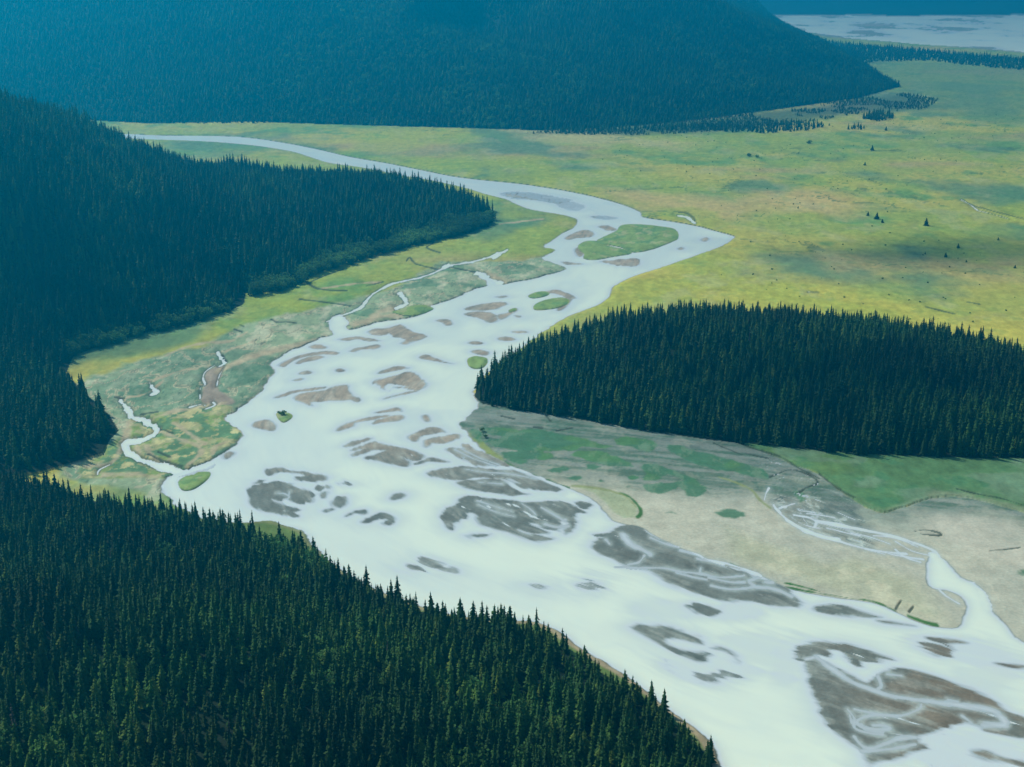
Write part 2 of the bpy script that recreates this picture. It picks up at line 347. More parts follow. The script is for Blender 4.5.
MEADOW_FRONT = pts('Z 640,424 688,430 714,435 742,445 770,455 796,467 808,470 822,477 838,490 852,500 865,508 879,513 890,513 907,507 929,500 951,497 973,500 1001,507 1024,513 1120,545 1300,500 1200,430 1024,440 760,430')
MUD = pts('Z 476,398 540,410 640,424 688,430 714,435 742,445 770,455 796,467 808,470 822,477 838,490 852,500 865,508 879,513 890,513 907,507 929,500 951,497 973,500 1001,507 1024,513 1120,545 1400,620 1400,900 1100,700 1024,650 1000,640 980,610 940,640 880,620 800,600 700,565 620,530 560,495 500,465 465,440 455,420')
MUD_DRY = pts('I -60,300 80,360 200,400 300,440 420,420 560,470 640,500 700,560 760,640 780,672 700,672 600,635 500,600 400,575 300,550 200,505 100,475 0,445 -60,420')
OUTER_FLAT = pts('I 560,300 680,240 840,235 1020,270 1200,330 1300,520 1020,480 800,420 700,380')
WETMUD = pts('K 160,150 330,130 520,190 690,245 860,335 1000,425 1023,480 1100,600 1023,640 900,590 800,560 700,500 640,440 640,350 540,280 380,225 200,185')
YELLOW_TIP = pts('N 20,190 60,215 130,240 180,290 225,330 300,378 240,368 160,310 60,255 36,235')
OLIVE_OVAL = pts('N 640,490 760,500 860,525 960,560 1010,620 1000,670 930,675 870,640 830,590 760,530')
MARSH = pts('Z 60,392 130,364 200,347 240,327 290,314 330,306 400,286 440,262 520,262 560,252 590,270 500,305 350,350 280,400 245,420 250,445 200,470 160,500 60,480')
MARSH_DARK = pts('Z 85,392 130,372 180,352 225,345 260,352 280,362 276,378 262,392 245,405 215,412 180,412 150,412 115,410')
MOSAIC = pts('H 0,700 140,600 250,520 250,450 340,440 480,420 740,380 790,400 730,460 830,520 820,560 680,640 700,690 520,740 400,767 0,767')
BROWNFLAT = pts('H 650,210 745,185 705,290 740,330 795,365 780,388 700,385 690,365 650,390 610,350 635,290 630,240')
SCRUB = pts('Z 520,134 640,124 760,112 850,100 905,94 940,100 925,110 860,114 800,124 740,131 640,136')
FARGREEN = pts('Z 830,62 900,60 1100,72 1200,120 1000,125 900,112 930,98 895,88 860,76')
FARRIVER = pts('Z 700,12 790,10 850,10 900,9 960,9 1024,10 1200,12 1200,60 1024,53 960,47 906,43 850,39 822,36 790,28')
BRIGHT_Y = [pts('Z 560,245 700,262 735,240 760,275 900,300 1024,320 1100,345 1024,370 860,330 640,330 600,305'), pts('Z 600,190 680,196 740,205 760,190 820,192 860,200 840,215 780,212 730,228 690,220 640,208'),
            pts('Z 500,128 600,131 640,137 700,143 680,150 600,146 520,140')]

# forest outlines
LH = [g(*p) for p in [(497, 213), (470, 220), (450, 229), (420, 238), (400, 243), (370, 251), (333, 263), (303, 275), (296, 284), (267, 290), (246, 294), (244, 305), (230, 312), (200, 320), (167, 329), (133, 337), (100, 347), (74, 356), (66, 375), (88, 397), (110, 417), (119, 432), (110, 441), (103, 456), (80, 463), (40, 475), (-60, 492), (-260, 500)]] + \
     [(-1500, 1350), (-2400, 2000), (-2400, 3300), (-1500, 3350), (-1000, 3150), (-600, 3120), (-300, 3060), (-150, 2960), (-60, 2850)]
NR = [g(*p) for p in [(-260, 500), (-60, 495), (40, 492), (75, 500), (110, 506), (160, 512), (200, 523), (240, 531), (264, 543), (300, 551), (322, 563), (345, 578), (370, 594), (420, 613), (470, 622), (520, 630), (548, 643), (581, 662), (617, 684), (652, 708), (687, 736), (710, 761), (722, 800), (745, 860)]] + \
     [(190, 560), (100, 420), (-700, 350), (-1700, 700), (-1500, 1300)]
IS = [g(*p) for p in [(474, 396), (482, 404), (520, 411), (580, 420), (640, 430), (700, 439), (760, 446), (820, 452), (880, 456), (950, 459), (1024, 460), (1100, 458), (1250, 455), (1300, 395), (1120, 383), (1040, 366), (960, 349), (880, 336), (800, 329), (720, 328), (650, 333), (600, 341), (560, 351), (520, 364), (495, 374), (480, 385)]]
MT = [g(*p) for p in [(-500, 124), (-200, 118), (60, 119), (110, 122), (150, 124), (250, 122), (300, 124), (400, 127), (480, 129), (540, 131), (600, 129), (640, 126), (700, 120), (760, 112), (820, 104), (862, 98), (885, 91)]] + [(1440, 5300), (1500, 5900), (1600, 6800), (1500, 9500), (-4000, 10500), (-6500, 9000), (-6500, 4500)]


def tps(ctrl):
    c = np.array(ctrl, float); P, z = c[:, :2] / 1000.0, c[:, 2]
    n = len(P)
    r = np.hypot(P[:, None, 0] - P[None, :, 0], P[:, None, 1] - P[None, :, 1])
    K = np.where(r > 0, r * r * np.log(r + 1e-12), 0) + np.eye(n) * 1e-4
    A = np.zeros((n + 3, n + 3)); A[:n, :n] = K; A[:n, n] = 1; A[:n, n + 1:] = P; A[n:, :n] = A[:n, n:].T
    w = np.linalg.solve(A, np.concatenate([z, [0, 0, 0]]))

    def f(Q):
        Q = Q / 1000.0
        out = w[n] + Q @ w[n + 1:]
        for i in range(n):
            r = np.hypot(Q[:, 0] - P[i, 0], Q[:, 1] - P[i, 1])
            out = out + w[i] * r * r * np.log(r + 1e-12)
        return out
    return f


def crest(px, py, Y, tree=32):
    x, y, z = at_depth(px, py, Y)
    return (x, y, max(z - tree, 1))


left_ctrl = [(x, y, 0) for x, y in LH[:20:2]] + [(x, y, 2) for x, y in LH[20:26]] + [(x, y, 0) for x, y in NR[3:22:2]] + [
    crest(0, 92, 2300), crest(60, 112, 2420), crest(110, 132, 2600), crest(160, 150, 2750), crest(230, 162, 2880), crest(300, 166, 2930), crest(380, 169, 2960), crest(430, 176, 2940),
    (-1300, 2350, 380), (-1900, 2400, 450), (-600, 3150, 0), (-1000, 3150, 20), (-1500, 3300, 60), (-300, 3060, 0),
    (-640, 2000, 120), (-900, 1900, 190), (-1300, 1800, 260), (-640, 1500, 35), (-900, 1350, 60), (-1300, 1300, 120),
    (-330, 880, 78), (-150, 840, 62), (-500, 760, 95), (-120, 700, 66), (60, 700, 34), (0, 560, 60), (-900, 900, 130), (-1500, 900, 200), (-420, 1010, 55), (-700, 1080, 80), (-700, 400, 110)]
f_left = tps(left_ctrl)
is_ctrl = [(x, y, 0) for x, y in IS[::2]] + [crest(560, 325, 1740), crest(600, 313, 1730), crest(640, 306, 1720), crest(700, 307, 1700), crest(760, 310, 1690), crest(850, 315, 1670), crest(930, 330, 1620), crest(1024, 352, 1560), crest(510, 352, 1640, 34),
          crest(1150, 370, 1540)]
f_is = tps(is_ctrl)
mt_ctrl = [(x, y, 0) for x, y in MT[:17:2]] + [(1480, 5350, 0), (1560, 5900, 0), (1650, 6800, 0), (1700, 8000, 0),
          crest(728, 3, 5900, 25), crest(760, 17, 5850, 25), crest(784, 27, 5750, 25), crest(800, 38, 5650, 25), crest(810, 57, 5500, 22), crest(838, 79, 5300, 20),
          (-3000, 5300, 350), (-1500, 5250, 330), (-600, 5300, 350), (0, 5250, 330), (400, 5400, 340), (700, 5700, 330),
          (-3000, 6800, 800), (-1000, 6700, 760), (0, 6800, 750), (600, 6900, 420), (-2500, 8600, 950), (0, 8600, 900), (-5000, 6500, 700), (-5000, 9000, 900), (-1900, 4600, 90), (-900, 4620, 130), (100, 4620, 120)]
f_mt = tps(mt_ctrl)


def hills(P):
    """terrain height of the hills, and which hill each point belongs to"""
    x, y = P[:, 0], P[:, 1]
    h = np.zeros(len(P)); reg = np.zeros(len(P), int)
    n1 = fbm(x / 260, y / 260, 4, 3); n2 = fbm(x / 900, y / 900, 4, 9)
    sd_lh, sd_nr = poly_sdf(P, LH, 400), poly_sdf(P, NR, 400)
    m = (sd_lh > 0) | (sd_nr > 0)
    sd = np.maximum(np.maximum(sd_lh, sd_nr), 0)
    join = (P[:, 0] < -330) & (P[:, 1] > 1080) & (P[:, 1] < 1420)
    sd = np.where(join & m, np.maximum(sd, np.minimum(60, (-330 - P[:, 0]))), sd)
    if m.any():
        hh = np.maximum(f_left(P[m]), 1.5) + n1[m] * 30 * sstep(40, 260, sd[m])
        h[m] = hh * sstep(-3, 55, sd[m]); reg[m] = np.where(sd_nr[m] > sd_lh[m], 2, 1)
    s = poly_sdf(P, IS, 100); m = s > 0
    if m.any():
        h[m] = (np.maximum(f_is(P[m]), 1.0) + n1[m] * 4) * sstep(-3, 45, s[m]); reg[m] = 3
    s = poly_sdf(P, MT, 100); m = s > 0
    if m.any():
        s2 = poly_sdf(P[m], MT, 2500)
        gul = np.abs(fbm(x[m] / 700, y[m] / 1600, 4, 41))
        h[m] = np.maximum(f_mt(P[m]), 1.0) * sstep(-5, 160, s2) + (n2[m] * 90 - gul * 200 + 80) * sstep(400, 1500, s2)
        h[m] = np.maximum(h[m], 0.5); reg[m] = 4
    far = sstep(10700, 15000, y + 0.10 * x + n2 * 250) * sstep(-2500, 1200, x + 3000)
    m = (y > 9500) & (far > 0) & (reg == 0)
    h[m] = far[m] * (650 + 260 * n2[m] + 90 * n1[m]); reg[m & (far > 0.003)] = 5
    return h, reg


# ------------------------------------------------------------------ the ground sheet: finer near the viewer, coarser far off
py_rows = np.concatenate([np.linspace(806, 8, 940)])
Yr = np.array([g(512, p)[1] for p in py_rows])
Ynear = np.array([-2500, -1200, -400, 0, 250, 450, 560])
Ynear = Ynear[Ynear < Yr[0] - 20]
Yfar = np.geomspace(Yr[-1] * 1.02, 60000, 70)
Yr = np.concatenate([Ynear, Yr, Yfar])
U = np.concatenate([-np.geomspace(4.0, 0.405, 26), np.linspace(-0.40, 0.40, 1180), np.geomspace(0.405, 4.0, 26)])
W = np.maximum(Yr * CS + CAM_H * SN, 620)
GX = U[None, :] * W[:, None]
GY = np.repeat(Yr[:, None], len(U), 1)
NRW, NCL = GX.shape
P = np.stack([GX.ravel(), GY.ravel()], 1)
X, Y = P[:, 0], P[:, 1]
N = len(P)
H, REG = hills(P)

# fine shape of the floor
nf = fbm(X / 14, Y / 14, 3, 21); nm = fbm(X / 45, Y / 45, 4, 22); nl = fbm(X / 200, Y / 260, 5, 23)
sdR = poly_sdf(P, catmull(RIVER, True, 3), 150)
fl = catmull(FLOW, False, 5)
valley = (Y > 550) & (Y < 4300) & (np.abs(X) < 0.55 * W.repeat(NCL))
S = np.zeros(N); T = np.zeros(N); DM = np.full(N, 1e9)
vi = np.nonzero(valley)[0]; Q = P[vi]
acc = 0.0; dm = np.full(len(Q), 1e9); s_ = np.zeros(len(Q)); t_ = np.zeros(len(Q))
for i in range(len(fl) - 1):
    A_, B_ = fl[i], fl[i + 1]; L_ = np.hypot(*(B_ - A_)); d, t = seg_dist(Q, A_, B_)
    side = ((B_[0] - A_[0]) * (Q[:, 1] - A_[1]) - (B_[1] - A_[1]) * (Q[:, 0] - A_[0])) / L_
    k = d < dm; dm[k] = d[k]; s_[k] = acc + t[k] * L_; t_[k] = np.sign(side[k]) * d[k]; acc += L_
S[vi], T[vi] = s_, t_
warp = fbm(S / 90, T / 50, 3, 31)
streak = fbm(S / 70 + warp, T / 9 + warp * 1.2, 4, 32, 0.6)
streak2 = fbm(S / 26, T / 4.2 + warp, 3, 33, 0.6)

edge = sdR + nf * 1.0 + np.where(X < 60, 1, 0) * np.where((Y > 1150) & (Y < 2500), 1, 0) * (2.2 * nm + 1.5 * nf)
CELL = np.maximum(0.85 * (Y ** 2 + CAM_H ** 2) / (CAM_H * FPX), 1.1)
SL = np.minimum(0.7, 0.9 / CELL)
sd_mud = poly_sdf(P, catmull(MUD, True, 2), 120) + nf * 1.0
sd_mf = poly_sdf(P, catmull(MEADOW_FRONT, True, 3), 60) + nf * 1.5
sandy = (sd_mud > 0) | (sd_mf > -2) & (sd_mud > -3)
bank = np.where(sd_mud > -2, 0.45, 1.6)
slope = np.where(sd_mud > -2, 0.05, SL)
land = np.minimum(-edge * slope, bank) + 0.12 * nf * sstep(3, 12, -edge)
chan = -np.minimum(edge * 0.05, 0.75) - 0.06 * (streak + 1) * sstep(0, 20, edge)
hz = np.where(edge > 0, np.minimum(chan, -0.004), np.maximum(land, 0.02))
BARID = np.zeros(N, int)
bar_amt = np.zeros(N)
for bi, (spec, top, rough, lab) in enumerate(BARS):
    film = 1.9 if lab and any(q in lab for q in ('braided', 'speckled', 'streaked', 'winding', 'tan', 'two lobed', 'tapered')) else 1.1
    s = poly_sdf(P, catmull(pts(spec), True, 3), 45)
    k = np.nonzero(s > -44)[0]
    sk = s[k]
    big = 1.0 + 0.0 * sk
    e = sk + rough * 1.9 * (streak[k] * 0.75 + streak2[k] * 0.5)
    hb = np.where(e > 0, np.minimum(e * 0.06, top), np.maximum(e * 0.022, -0.8))
    if top > 0:
        inner = sstep(2, 9, sk)
        # shallow films of water and foam left lying in the streaks on the bar
        hb = hb - inner * np.maximum(streak2[k] * 0.55 + streak[k] * 0.25 - 0.16, 0) * (0.65 if top >= .2 else .4) * film * (0.25 + 0.75 * sstep(-0.5, 0.3, nm[k]))
    else:
        hb = np.minimum(hb, top + 0.07 * streak[k])
    up = (hb > hz[k]) & (edge[k] > -6)
    hz[k[up]] = hb[up]; BARID[k[up]] = bi + 1
    bar_amt[k] = np.maximum(bar_amt[k], sstep(-6, 2, sk))
sd_islet = np.full(N, -45.0)
for bi, (spec, top, rough, lab) in enumerate(ISLETS):
    s = poly_sdf(P, catmull(pts(spec), True, 3), 45) + nf * rough
    hb = np.where(s > 0, np.minimum(s * SL, top), np.maximum(s * 0.08, -0.8))
    up = (hb > hz) & (s > -40)
    hz[up] = hb[up]; BARID[up] = 1000 + bi
    sd_islet = np.maximum(sd_islet, s)
cut = np.full(N, -60.0)
for spec, wpx in CUTS:
    p = pts(spec); L = catmull(p, False, 4)
    wd = wpx * metres_per_px(p[len(p) // 2]) * 0.5
    # seen at a slant a stream that runs across the view looks thinner than it is
    d = line_dist(P, L, 60)
    c = wd * (0.95 + 0.55 * nm + 0.45 * streak2) - d + nf * wd * 0.3
    k = c > -8
    hz[k] = np.minimum(hz[k], np.where(c[k] > 0, -np.minimum(c[k] * 0.06, 0.5) - 0.01, -c[k] * (np.where(sandy[k] | (BARID[k] > 0), 0.035, SL[k])) + 0.0))
    cut = np.maximum(cut, c)
sd_fr = poly_sdf(P, FARRIVER, 600)
k = sd_fr > -500
fr_n = fbm(X / 260, Y / 330, 6, 61, .65) + 0.25
hz[k] = np.where(sd_fr[k] + 60 * nl[k] > 0, -0.25 * fr_n[k] , hz[k])
# wet runnels on the mud flat
sd_wet = poly_sdf(P, catmull(WETMUD, True, 2), 80)
d0, d1 = np.array(g(766, 490)), np.array(g(934, 555)); dd = (d1 - d0) / np.hypot(*(d1 - d0))
ra = (X - d0[0]) * dd[0] + (Y - d0[1]) * dd[1]; rb = -(X - d0[0]) * dd[1] + (Y - d0[1]) * dd[0]
run = np.abs(fbm(ra / 75 + nm * 0.3, rb / 15 + 0.6 * nm, 4, 71, .55))
k = (sd_wet > 0) & (ra > -60)
hz[k] = np.where(run[k] < 0.05 * sstep(0, 25, sd_wet[k]), np.minimum(hz[k], -0.02), hz[k])
Z = np.where(REG > 0, H + np.maximum(hz, 0.3), hz)
onfloor = REG == 0

# ------------------------------------------------------------------ colours of the ground cover (base colours plus some painted light and shade)


def lin(r, gg, b):
    f = lambda c: (c / 255.0 / 12.92) if c / 255.0 <= 0.04045 else ((c / 255.0 + 0.055) / 1.055) ** 2.4
    return np.array([f(r), f(gg), f(b)])


C = np.zeros((N, 3))


def lay(col, m):
    global C
    m = np.clip(m, 0, 1)[:, None]
    C = C * (1 - m) + np.asarray(col)[None, :] * m


n_big = fbm(X / 420, Y / 420, 5, 51, 0.55); n_mid = fbm(X / 110, Y / 150, 5, 52, 0.6); n_fin = fbm(X / 22, Y / 30, 4, 53, 0.6); n_b2 = fbm(X / 700 + 5, Y / 330, 5, 54, 0.55)
lay(lin(138, 152, 70), np.ones(N))
lay(lin(166, 160, 76), sstep(-0.2, 0.6, n_big))
lay(lin(104, 138, 74), sstep(0.0, 0.7, n_mid))
lay(lin(160, 140, 96), sstep(0.15, 0.7, n_b2) * 0.7)
lay(lin(84, 118, 86), sstep(0.1, 0.6, fbm(X / 260, Y / 380, 5, 57)) * 0.8)
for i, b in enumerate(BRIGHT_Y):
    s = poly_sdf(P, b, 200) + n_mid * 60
    lay(lin(*[(184, 172, 72), (186, 160, 104), (180, 165, 110)][i]), sstep(-60, 60, s) * 0.75)  # yellow meadow, with its sunlit patches put into the colour
lay(lin(150, 160, 62), sstep(0.1, 0.6, fbm(X / 170, Y / 230, 4, 58)) * 0.55)
lay(lin(80, 112, 60), sstep(0.25, 0.8, n_fin) * 0.35)
sq = np.abs(fbm(X / 150 + 0.4 * n_mid, Y / 240, 4, 163))
lay(lin(84, 104, 62), sstep(0.028, 0.010, sq) * sstep(0.0, 0.4, fbm(X / 300, Y / 500, 3, 164)) * 0.75)
lay(lin(160, 158, 118), sstep(0.25, 0.6, fbm(X / 60, Y / 110, 5, 165, .65)) * 0.3)
sd_mar = poly_sdf(P, MARSH, 150) + n_fin * 8
lay(lin(134, 150, 116), sstep(-8, 10, sd_mar))
lay(lin(172, 172, 142), sstep(-8, 10, sd_mar) * sstep(0.0, 0.4, fbm(X / 16, Y / 34, 5, 62, .65)) * 0.85)
lay(lin(90, 122, 92), sstep(-8, 10, sd_mar) * sstep(0.1, 0.5, fbm(X / 50, Y / 60, 5, 63)) * 0.8)
s = poly_sdf(P, MARSH_DARK, 60) + n_fin * 6
lay(lin(84, 116, 90), sstep(-5, 8, s) * 0.6)
lay(lin(136, 150, 122), sstep(-5, 8, s) * sstep(0.0, 0.6, fbm(X / 9, Y / 26, 4, 166, .65)) * 0.55)
net = np.abs(fbm(X / 42 + 0.5 * n_mid, Y / 80, 4, 161)); net2 = np.abs(fbm(X / 26 + 3, Y / 50, 4, 162))
inm = sstep(-4, 10, sd_mar)
lay(lin(176, 168, 136), inm * sstep(0.085, 0.04, net) * 0.8)
lay(lin(62, 84, 64), inm * sstep(0.035, 0.012, net) * 0.6)
lay(lin(66, 90, 68), inm * sstep(0.03, 0.012, net2) * 0.6)
s = poly_sdf(P, MOSAIC, 60) + n_fin * 3
mos = fbm(X / 16, Y / 22, 5, 64, .6)
lay(lin(150, 148, 104), sstep(-3, 4, s) * 0.85)
lay(lin(116, 138, 76), sstep(-3, 4, s) * sstep(0.0, 0.22, mos) * .85)
lay(lin(90, 122, 86), sstep(-3, 4, s) * sstep(0.0, 0.2, fbm(X / 20 + 9, Y / 26, 5, 65, .6)))
lay(lin(176, 170, 120), sstep(-3, 4, s) * sstep(0.3, 0.5, -mos))
lay(lin(70, 86, 62), sstep(-60, 80, poly_sdf(P, SCRUB, 200) + n_mid * 40) * 0.85)
lay(lin(104, 128, 78), sstep(-60, 60, poly_sdf(P, FARGREEN, 300) + n_mid * 60) * 0.6)
# green flat in front of the wooded island
lay(lin(84, 118, 76), sstep(-2, 2, sd_mf))
lay(lin(104, 132, 74), sstep(-2, 2, sd_mf) * sstep(-0.1, 0.6, n_mid) * 0.7)
lay(lin(60, 104, 72), sstep(-2, 2, sd_mf) * sstep(0.0, 0.6, n_fin) * 0.6)
lay(lin(110, 132, 104), sstep(-2, 2, sd_mf) * sstep(0.1, 0.5, fbm(X / 50, Y / 40, 5, 76)) * 0.6)
lay(lin(128, 138, 108), sstep(-2, 2, sd_mf) * sstep(14, 2, sd_mf + n_fin * 8) * sstep(320, 380, X) * 0.7)
# pale mud
lay(lin(174, 171, 150), sstep(-1.5, 1.5, sd_mud))
mud = sstep(-1.5, 1.5, sd_mud)
lay(lin(150, 154, 140), mud * sstep(-0.5, 0.7, n_mid) * 0.5)
lay(lin(138, 146, 130), mud * sstep(25, -10, poly_sdf(P, [g(*q) for q in [(520, 440), (760, 470), (860, 520), (1100, 560), (1300, 800), (500, 600)]], 200) + n_mid * 20) * 0.8)
lay(lin(166, 166, 138), mud * sstep(-8, 18, poly_sdf(P, MUD_DRY, 100) + n_mid * 8) * 0.9)
lay(lin(182, 176, 148), mud * sstep(-8, 18, poly_sdf(P, MUD_DRY, 100) + n_mid * 8) * sstep(0.0, 0.5, n_fin + n_mid * 0.6) * 0.6)
lay(lin(184, 178, 158), mud * sstep(-10, 30, poly_sdf(P, OUTER_FLAT, 100) + n_mid * 14) * 0.8)
lay(lin(112, 120, 112), mud * sstep(-6, 8, sd_wet + nf * 4) * 0.7)
rn_ = np.abs(fbm(ra / 50 + 7, rb / 11 + nm, 4, 171, .6)); rz = mud * sstep(-6, 8, sd_wet) * sstep(-90, 20, ra)
lay(lin(72, 86, 82), rz * sstep(0.16, 0.05, rn_) * 0.75)
lay(lin(184, 192, 180), rz * sstep(0.15, 0.05, run) * 0.9)
lay(lin(88, 96, 92), mud * sstep(-6, 8, sd_wet) * sstep(-20, -60, ra) * sstep(0.0, 0.3, fbm(ra / 70, rb / 9, 4, 172)) * 0.7)
lay(lin(120, 124, 112), mud * sstep(-6, 8, sd_wet) * sstep(0.0, 0.5, fbm(X / 16, Y / 30, 4, 72)) * 0.7)
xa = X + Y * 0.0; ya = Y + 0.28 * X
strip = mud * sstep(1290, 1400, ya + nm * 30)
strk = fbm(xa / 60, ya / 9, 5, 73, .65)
lay(lin(92, 110, 98), strip * 0.8)  # wet mud beside the wooded rise, with the shade there painted in
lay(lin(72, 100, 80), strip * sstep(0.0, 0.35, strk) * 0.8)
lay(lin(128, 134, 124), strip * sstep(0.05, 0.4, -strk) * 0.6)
lay(lin(176, 172, 150), mud * sstep(0.15, 0.5, fbm(X / 26, Y / 40, 5, 74, .65)) * 0.2)
lay(lin(128, 132, 116), mud * sstep(0.2, 0.6, fbm(X / 12, Y / 18, 4, 75, .65)) * 0.15)
s = poly_sdf(P, OLIVE_OVAL, 60); lay(lin(146, 156, 116), sstep(-2, 3, s) * 0.7)
s = poly_sdf(P, YELLOW_TIP, 60) + nf; lay(lin(124, 140, 70), sstep(-1.5, 1.5, s) * 0.9)
for q in GREEN_PATCH:
    s = poly_sdf(P, catmull(pts(q), True, 3), 60) + nf * 2.6 + nm * 1.6 + fbm(X / 5, Y / 8, 2, 168) * 1.6
    lay(lin(66, 108, 78), sstep(-2.0, 2.5, s) * 0.9)
    lay(lin(112, 134, 108), sstep(-1, 1, s) * sstep(0.15, 0.5, fbm(X / 12, Y / 30, 4, 180, .65)) * 0.5)
    lay(lin(88, 126, 64), sstep(-1, 1, s) * sstep(0.2, 0.7, nm) * 0.4)
for q, w in GREEN_LINES:
    p = pts(q); d = line_dist(P, catmull(p, False, 4), 30); lay(lin(66, 104, 54), sstep(0.6, -0.6, (d + nf) / (w * metres_per_px(p[1]) * 0.6) - 1))
for q, w in OLIVE_LINES:
    p = pts(q); d = line_dist(P, catmull(p, False, 4), 30); lay(lin(128, 136, 84), sstep(0.6, -0.6, (d + nf) / (w * metres_per_px(p[1]) * 0.6) - 1) * 0.8)
lay(lin(140, 128, 112), sstep(-2, 3, poly_sdf(P, catmull(BROWNFLAT, True, 2), 60) + nf * 1.5))
for q, w in SANDLINES:
    p = pts(q); d = line_dist(P, catmull(p, False, 4), 40); lay(lin(168, 154, 124), sstep(0.8, -0.8, (d + nf * 2) / (w * metres_per_px(p[1]) * 0.6) - 1) * 0.85)
s = poly_sdf(P, [g(*q) for q in [(60, 500), (250, 515), (330, 520), (560, 610), (760, 740), (760, 900), (500, 900), (60, 700)]], 60)
lay(lin(92, 112, 60), sstep(0, 5, s) * (sdR < 0)); lay(lin(150, 136, 108), sstep(0, 5, s) * (sdR < 0) * sstep(-9, -5, sdR + nm * 3) * sstep(-400, 100, X))
# grassy islets
lay(lin(124, 146, 86), sstep(-1, 1.5, sd_islet))
lay(lin(96, 126, 80), sstep(-1, 1.5, sd_islet) * sstep(0, 0.5, n_fin))
lay(lin(160, 160, 120), sstep(-1, 1.5, sd_islet) * sstep(0.45, 0.7, fbm(X / 18, Y / 30, 3, 66)) * 0.6)
# river bed and bars
bed = (edge > -1.5) & (sd_islet < -1.0)
bm = sstep(-1.5, 0.5, edge) * sstep(0, -1.5, sd_islet)
lay(lin(108, 114, 106), bm)
lay(lin(156, 144, 126), bm * sstep(1250, 1500, Y + nm * 60))  # farther bars browner and paler, the sunlight on them put into the colour
lay(lin(116, 106, 90), bm * sstep(200, 300, X) * sstep(1050, 950, Y) * 0.85)
lay(lin(92, 102, 96), bm * sstep(-0.1, 0.7, nm) * sstep(1500, 1350, Y) * 0.7)
lay(lin(94, 100, 94), bm * sstep(-0.1, 0.6, streak2 * 0.6 + streak * 0.6) * 0.45)
lay(lin(160, 164, 152), bm * sstep(0.05, 0.6, fbm(S / 40 + warp, T / 6 + warp, 3, 38, .6)) * 0.3)
lay(lin(164, 172, 166), bm * sstep(0.09, 0.0, hz + 0.04 * streak2) * (hz > -0.05) * 0.5)  # wet sand along the waterline, its pale sheen painted into the colour
lay(lin(150, 160, 154), sstep(-4.5, -0.3, cut) * 0.35 * np.maximum(bm, mud))
# wet fringe and dark cut banks
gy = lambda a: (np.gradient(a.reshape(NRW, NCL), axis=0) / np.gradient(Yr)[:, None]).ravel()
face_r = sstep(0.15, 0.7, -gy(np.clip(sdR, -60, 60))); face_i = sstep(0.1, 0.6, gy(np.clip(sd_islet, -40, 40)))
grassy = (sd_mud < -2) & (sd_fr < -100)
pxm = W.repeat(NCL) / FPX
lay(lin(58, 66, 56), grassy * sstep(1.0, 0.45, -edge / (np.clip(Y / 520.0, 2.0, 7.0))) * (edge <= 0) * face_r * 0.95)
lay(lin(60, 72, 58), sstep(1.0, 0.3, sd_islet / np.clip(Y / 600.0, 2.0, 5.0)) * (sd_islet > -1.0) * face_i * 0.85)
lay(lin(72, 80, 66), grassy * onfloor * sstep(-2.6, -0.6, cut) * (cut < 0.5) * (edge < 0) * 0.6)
for q, w in DITCHES:
    p = pts(q); d = line_dist(P, catmull(p, False, 4), 30); ww = w * metres_per_px(p[len(p) // 2]) * 0.55
    c = 1 - (d + nf * 0.6) / ww
    lay(lin(54, 66, 54), sstep(-0.5, 0.4, c) * 0.85); Z = np.where((c > 0) & (Z > 0.3) & onfloor, Z - 0.5, Z)
lay(lin(128, 130, 120), sstep(-40, 40, sd_fr) * 1.0)
lay(lin(150, 150, 140), sstep(-40, 40, sd_fr) * sstep(0.0, 0.5, fbm(X / 200, Y / 900 * 4, 4, 67)))
# forest floor
ff = REG > 0
C[ff] = lin(20, 38, 20) * (1 + 0.25 * n_fin[ff][:, None])
n_px = fbm(X / 7, Y / 16, 3, 91, .7)
C = np.clip(C * (1 + ((0.16 * n_fin + 0.16 * n_px) * (1 - 0.6 * mud))[:, None] * onfloor[:, None]), 0.01, 0.85)
C = C * np.array([0.98, 1.0, 0.97])

# ------------------------------------------------------------------ materials


def new_mat(name):
    m = bpy.data.materials.new(name); m.use_nodes = True
    nt = m.node_tree
    return m, nt, nt.nodes, nt.links, nt.nodes['Principled BSDF']


def mathn(n, l, op, a, b=None, clamp=False):
    m = n.new('ShaderNodeMath'); m.operation = op; m.use_clamp = clamp
    for i, v in enumerate((a, b)):
        if v is None: continue
        if isinstance(v, (int, float)): m.inputs[i].default_value = v
        else: l.new(v, m.inputs[i])
    return m.outputs[0]


def mixn(n, l, fac, a, b, mode='MIX'):
    m = n.new('ShaderNodeMix'); m.data_type = 'RGBA'; m.blend_type = mode
    for s, v in ((m.inputs[0], fac), (m.inputs[6], a), (m.inputs[7], b)):
        if hasattr(v, 'links'): l.new(v, s)
        elif isinstance(v, (int, float)): s.default_value = v
        else: s.default_value = (*v, 1)
    return m.outputs[2]


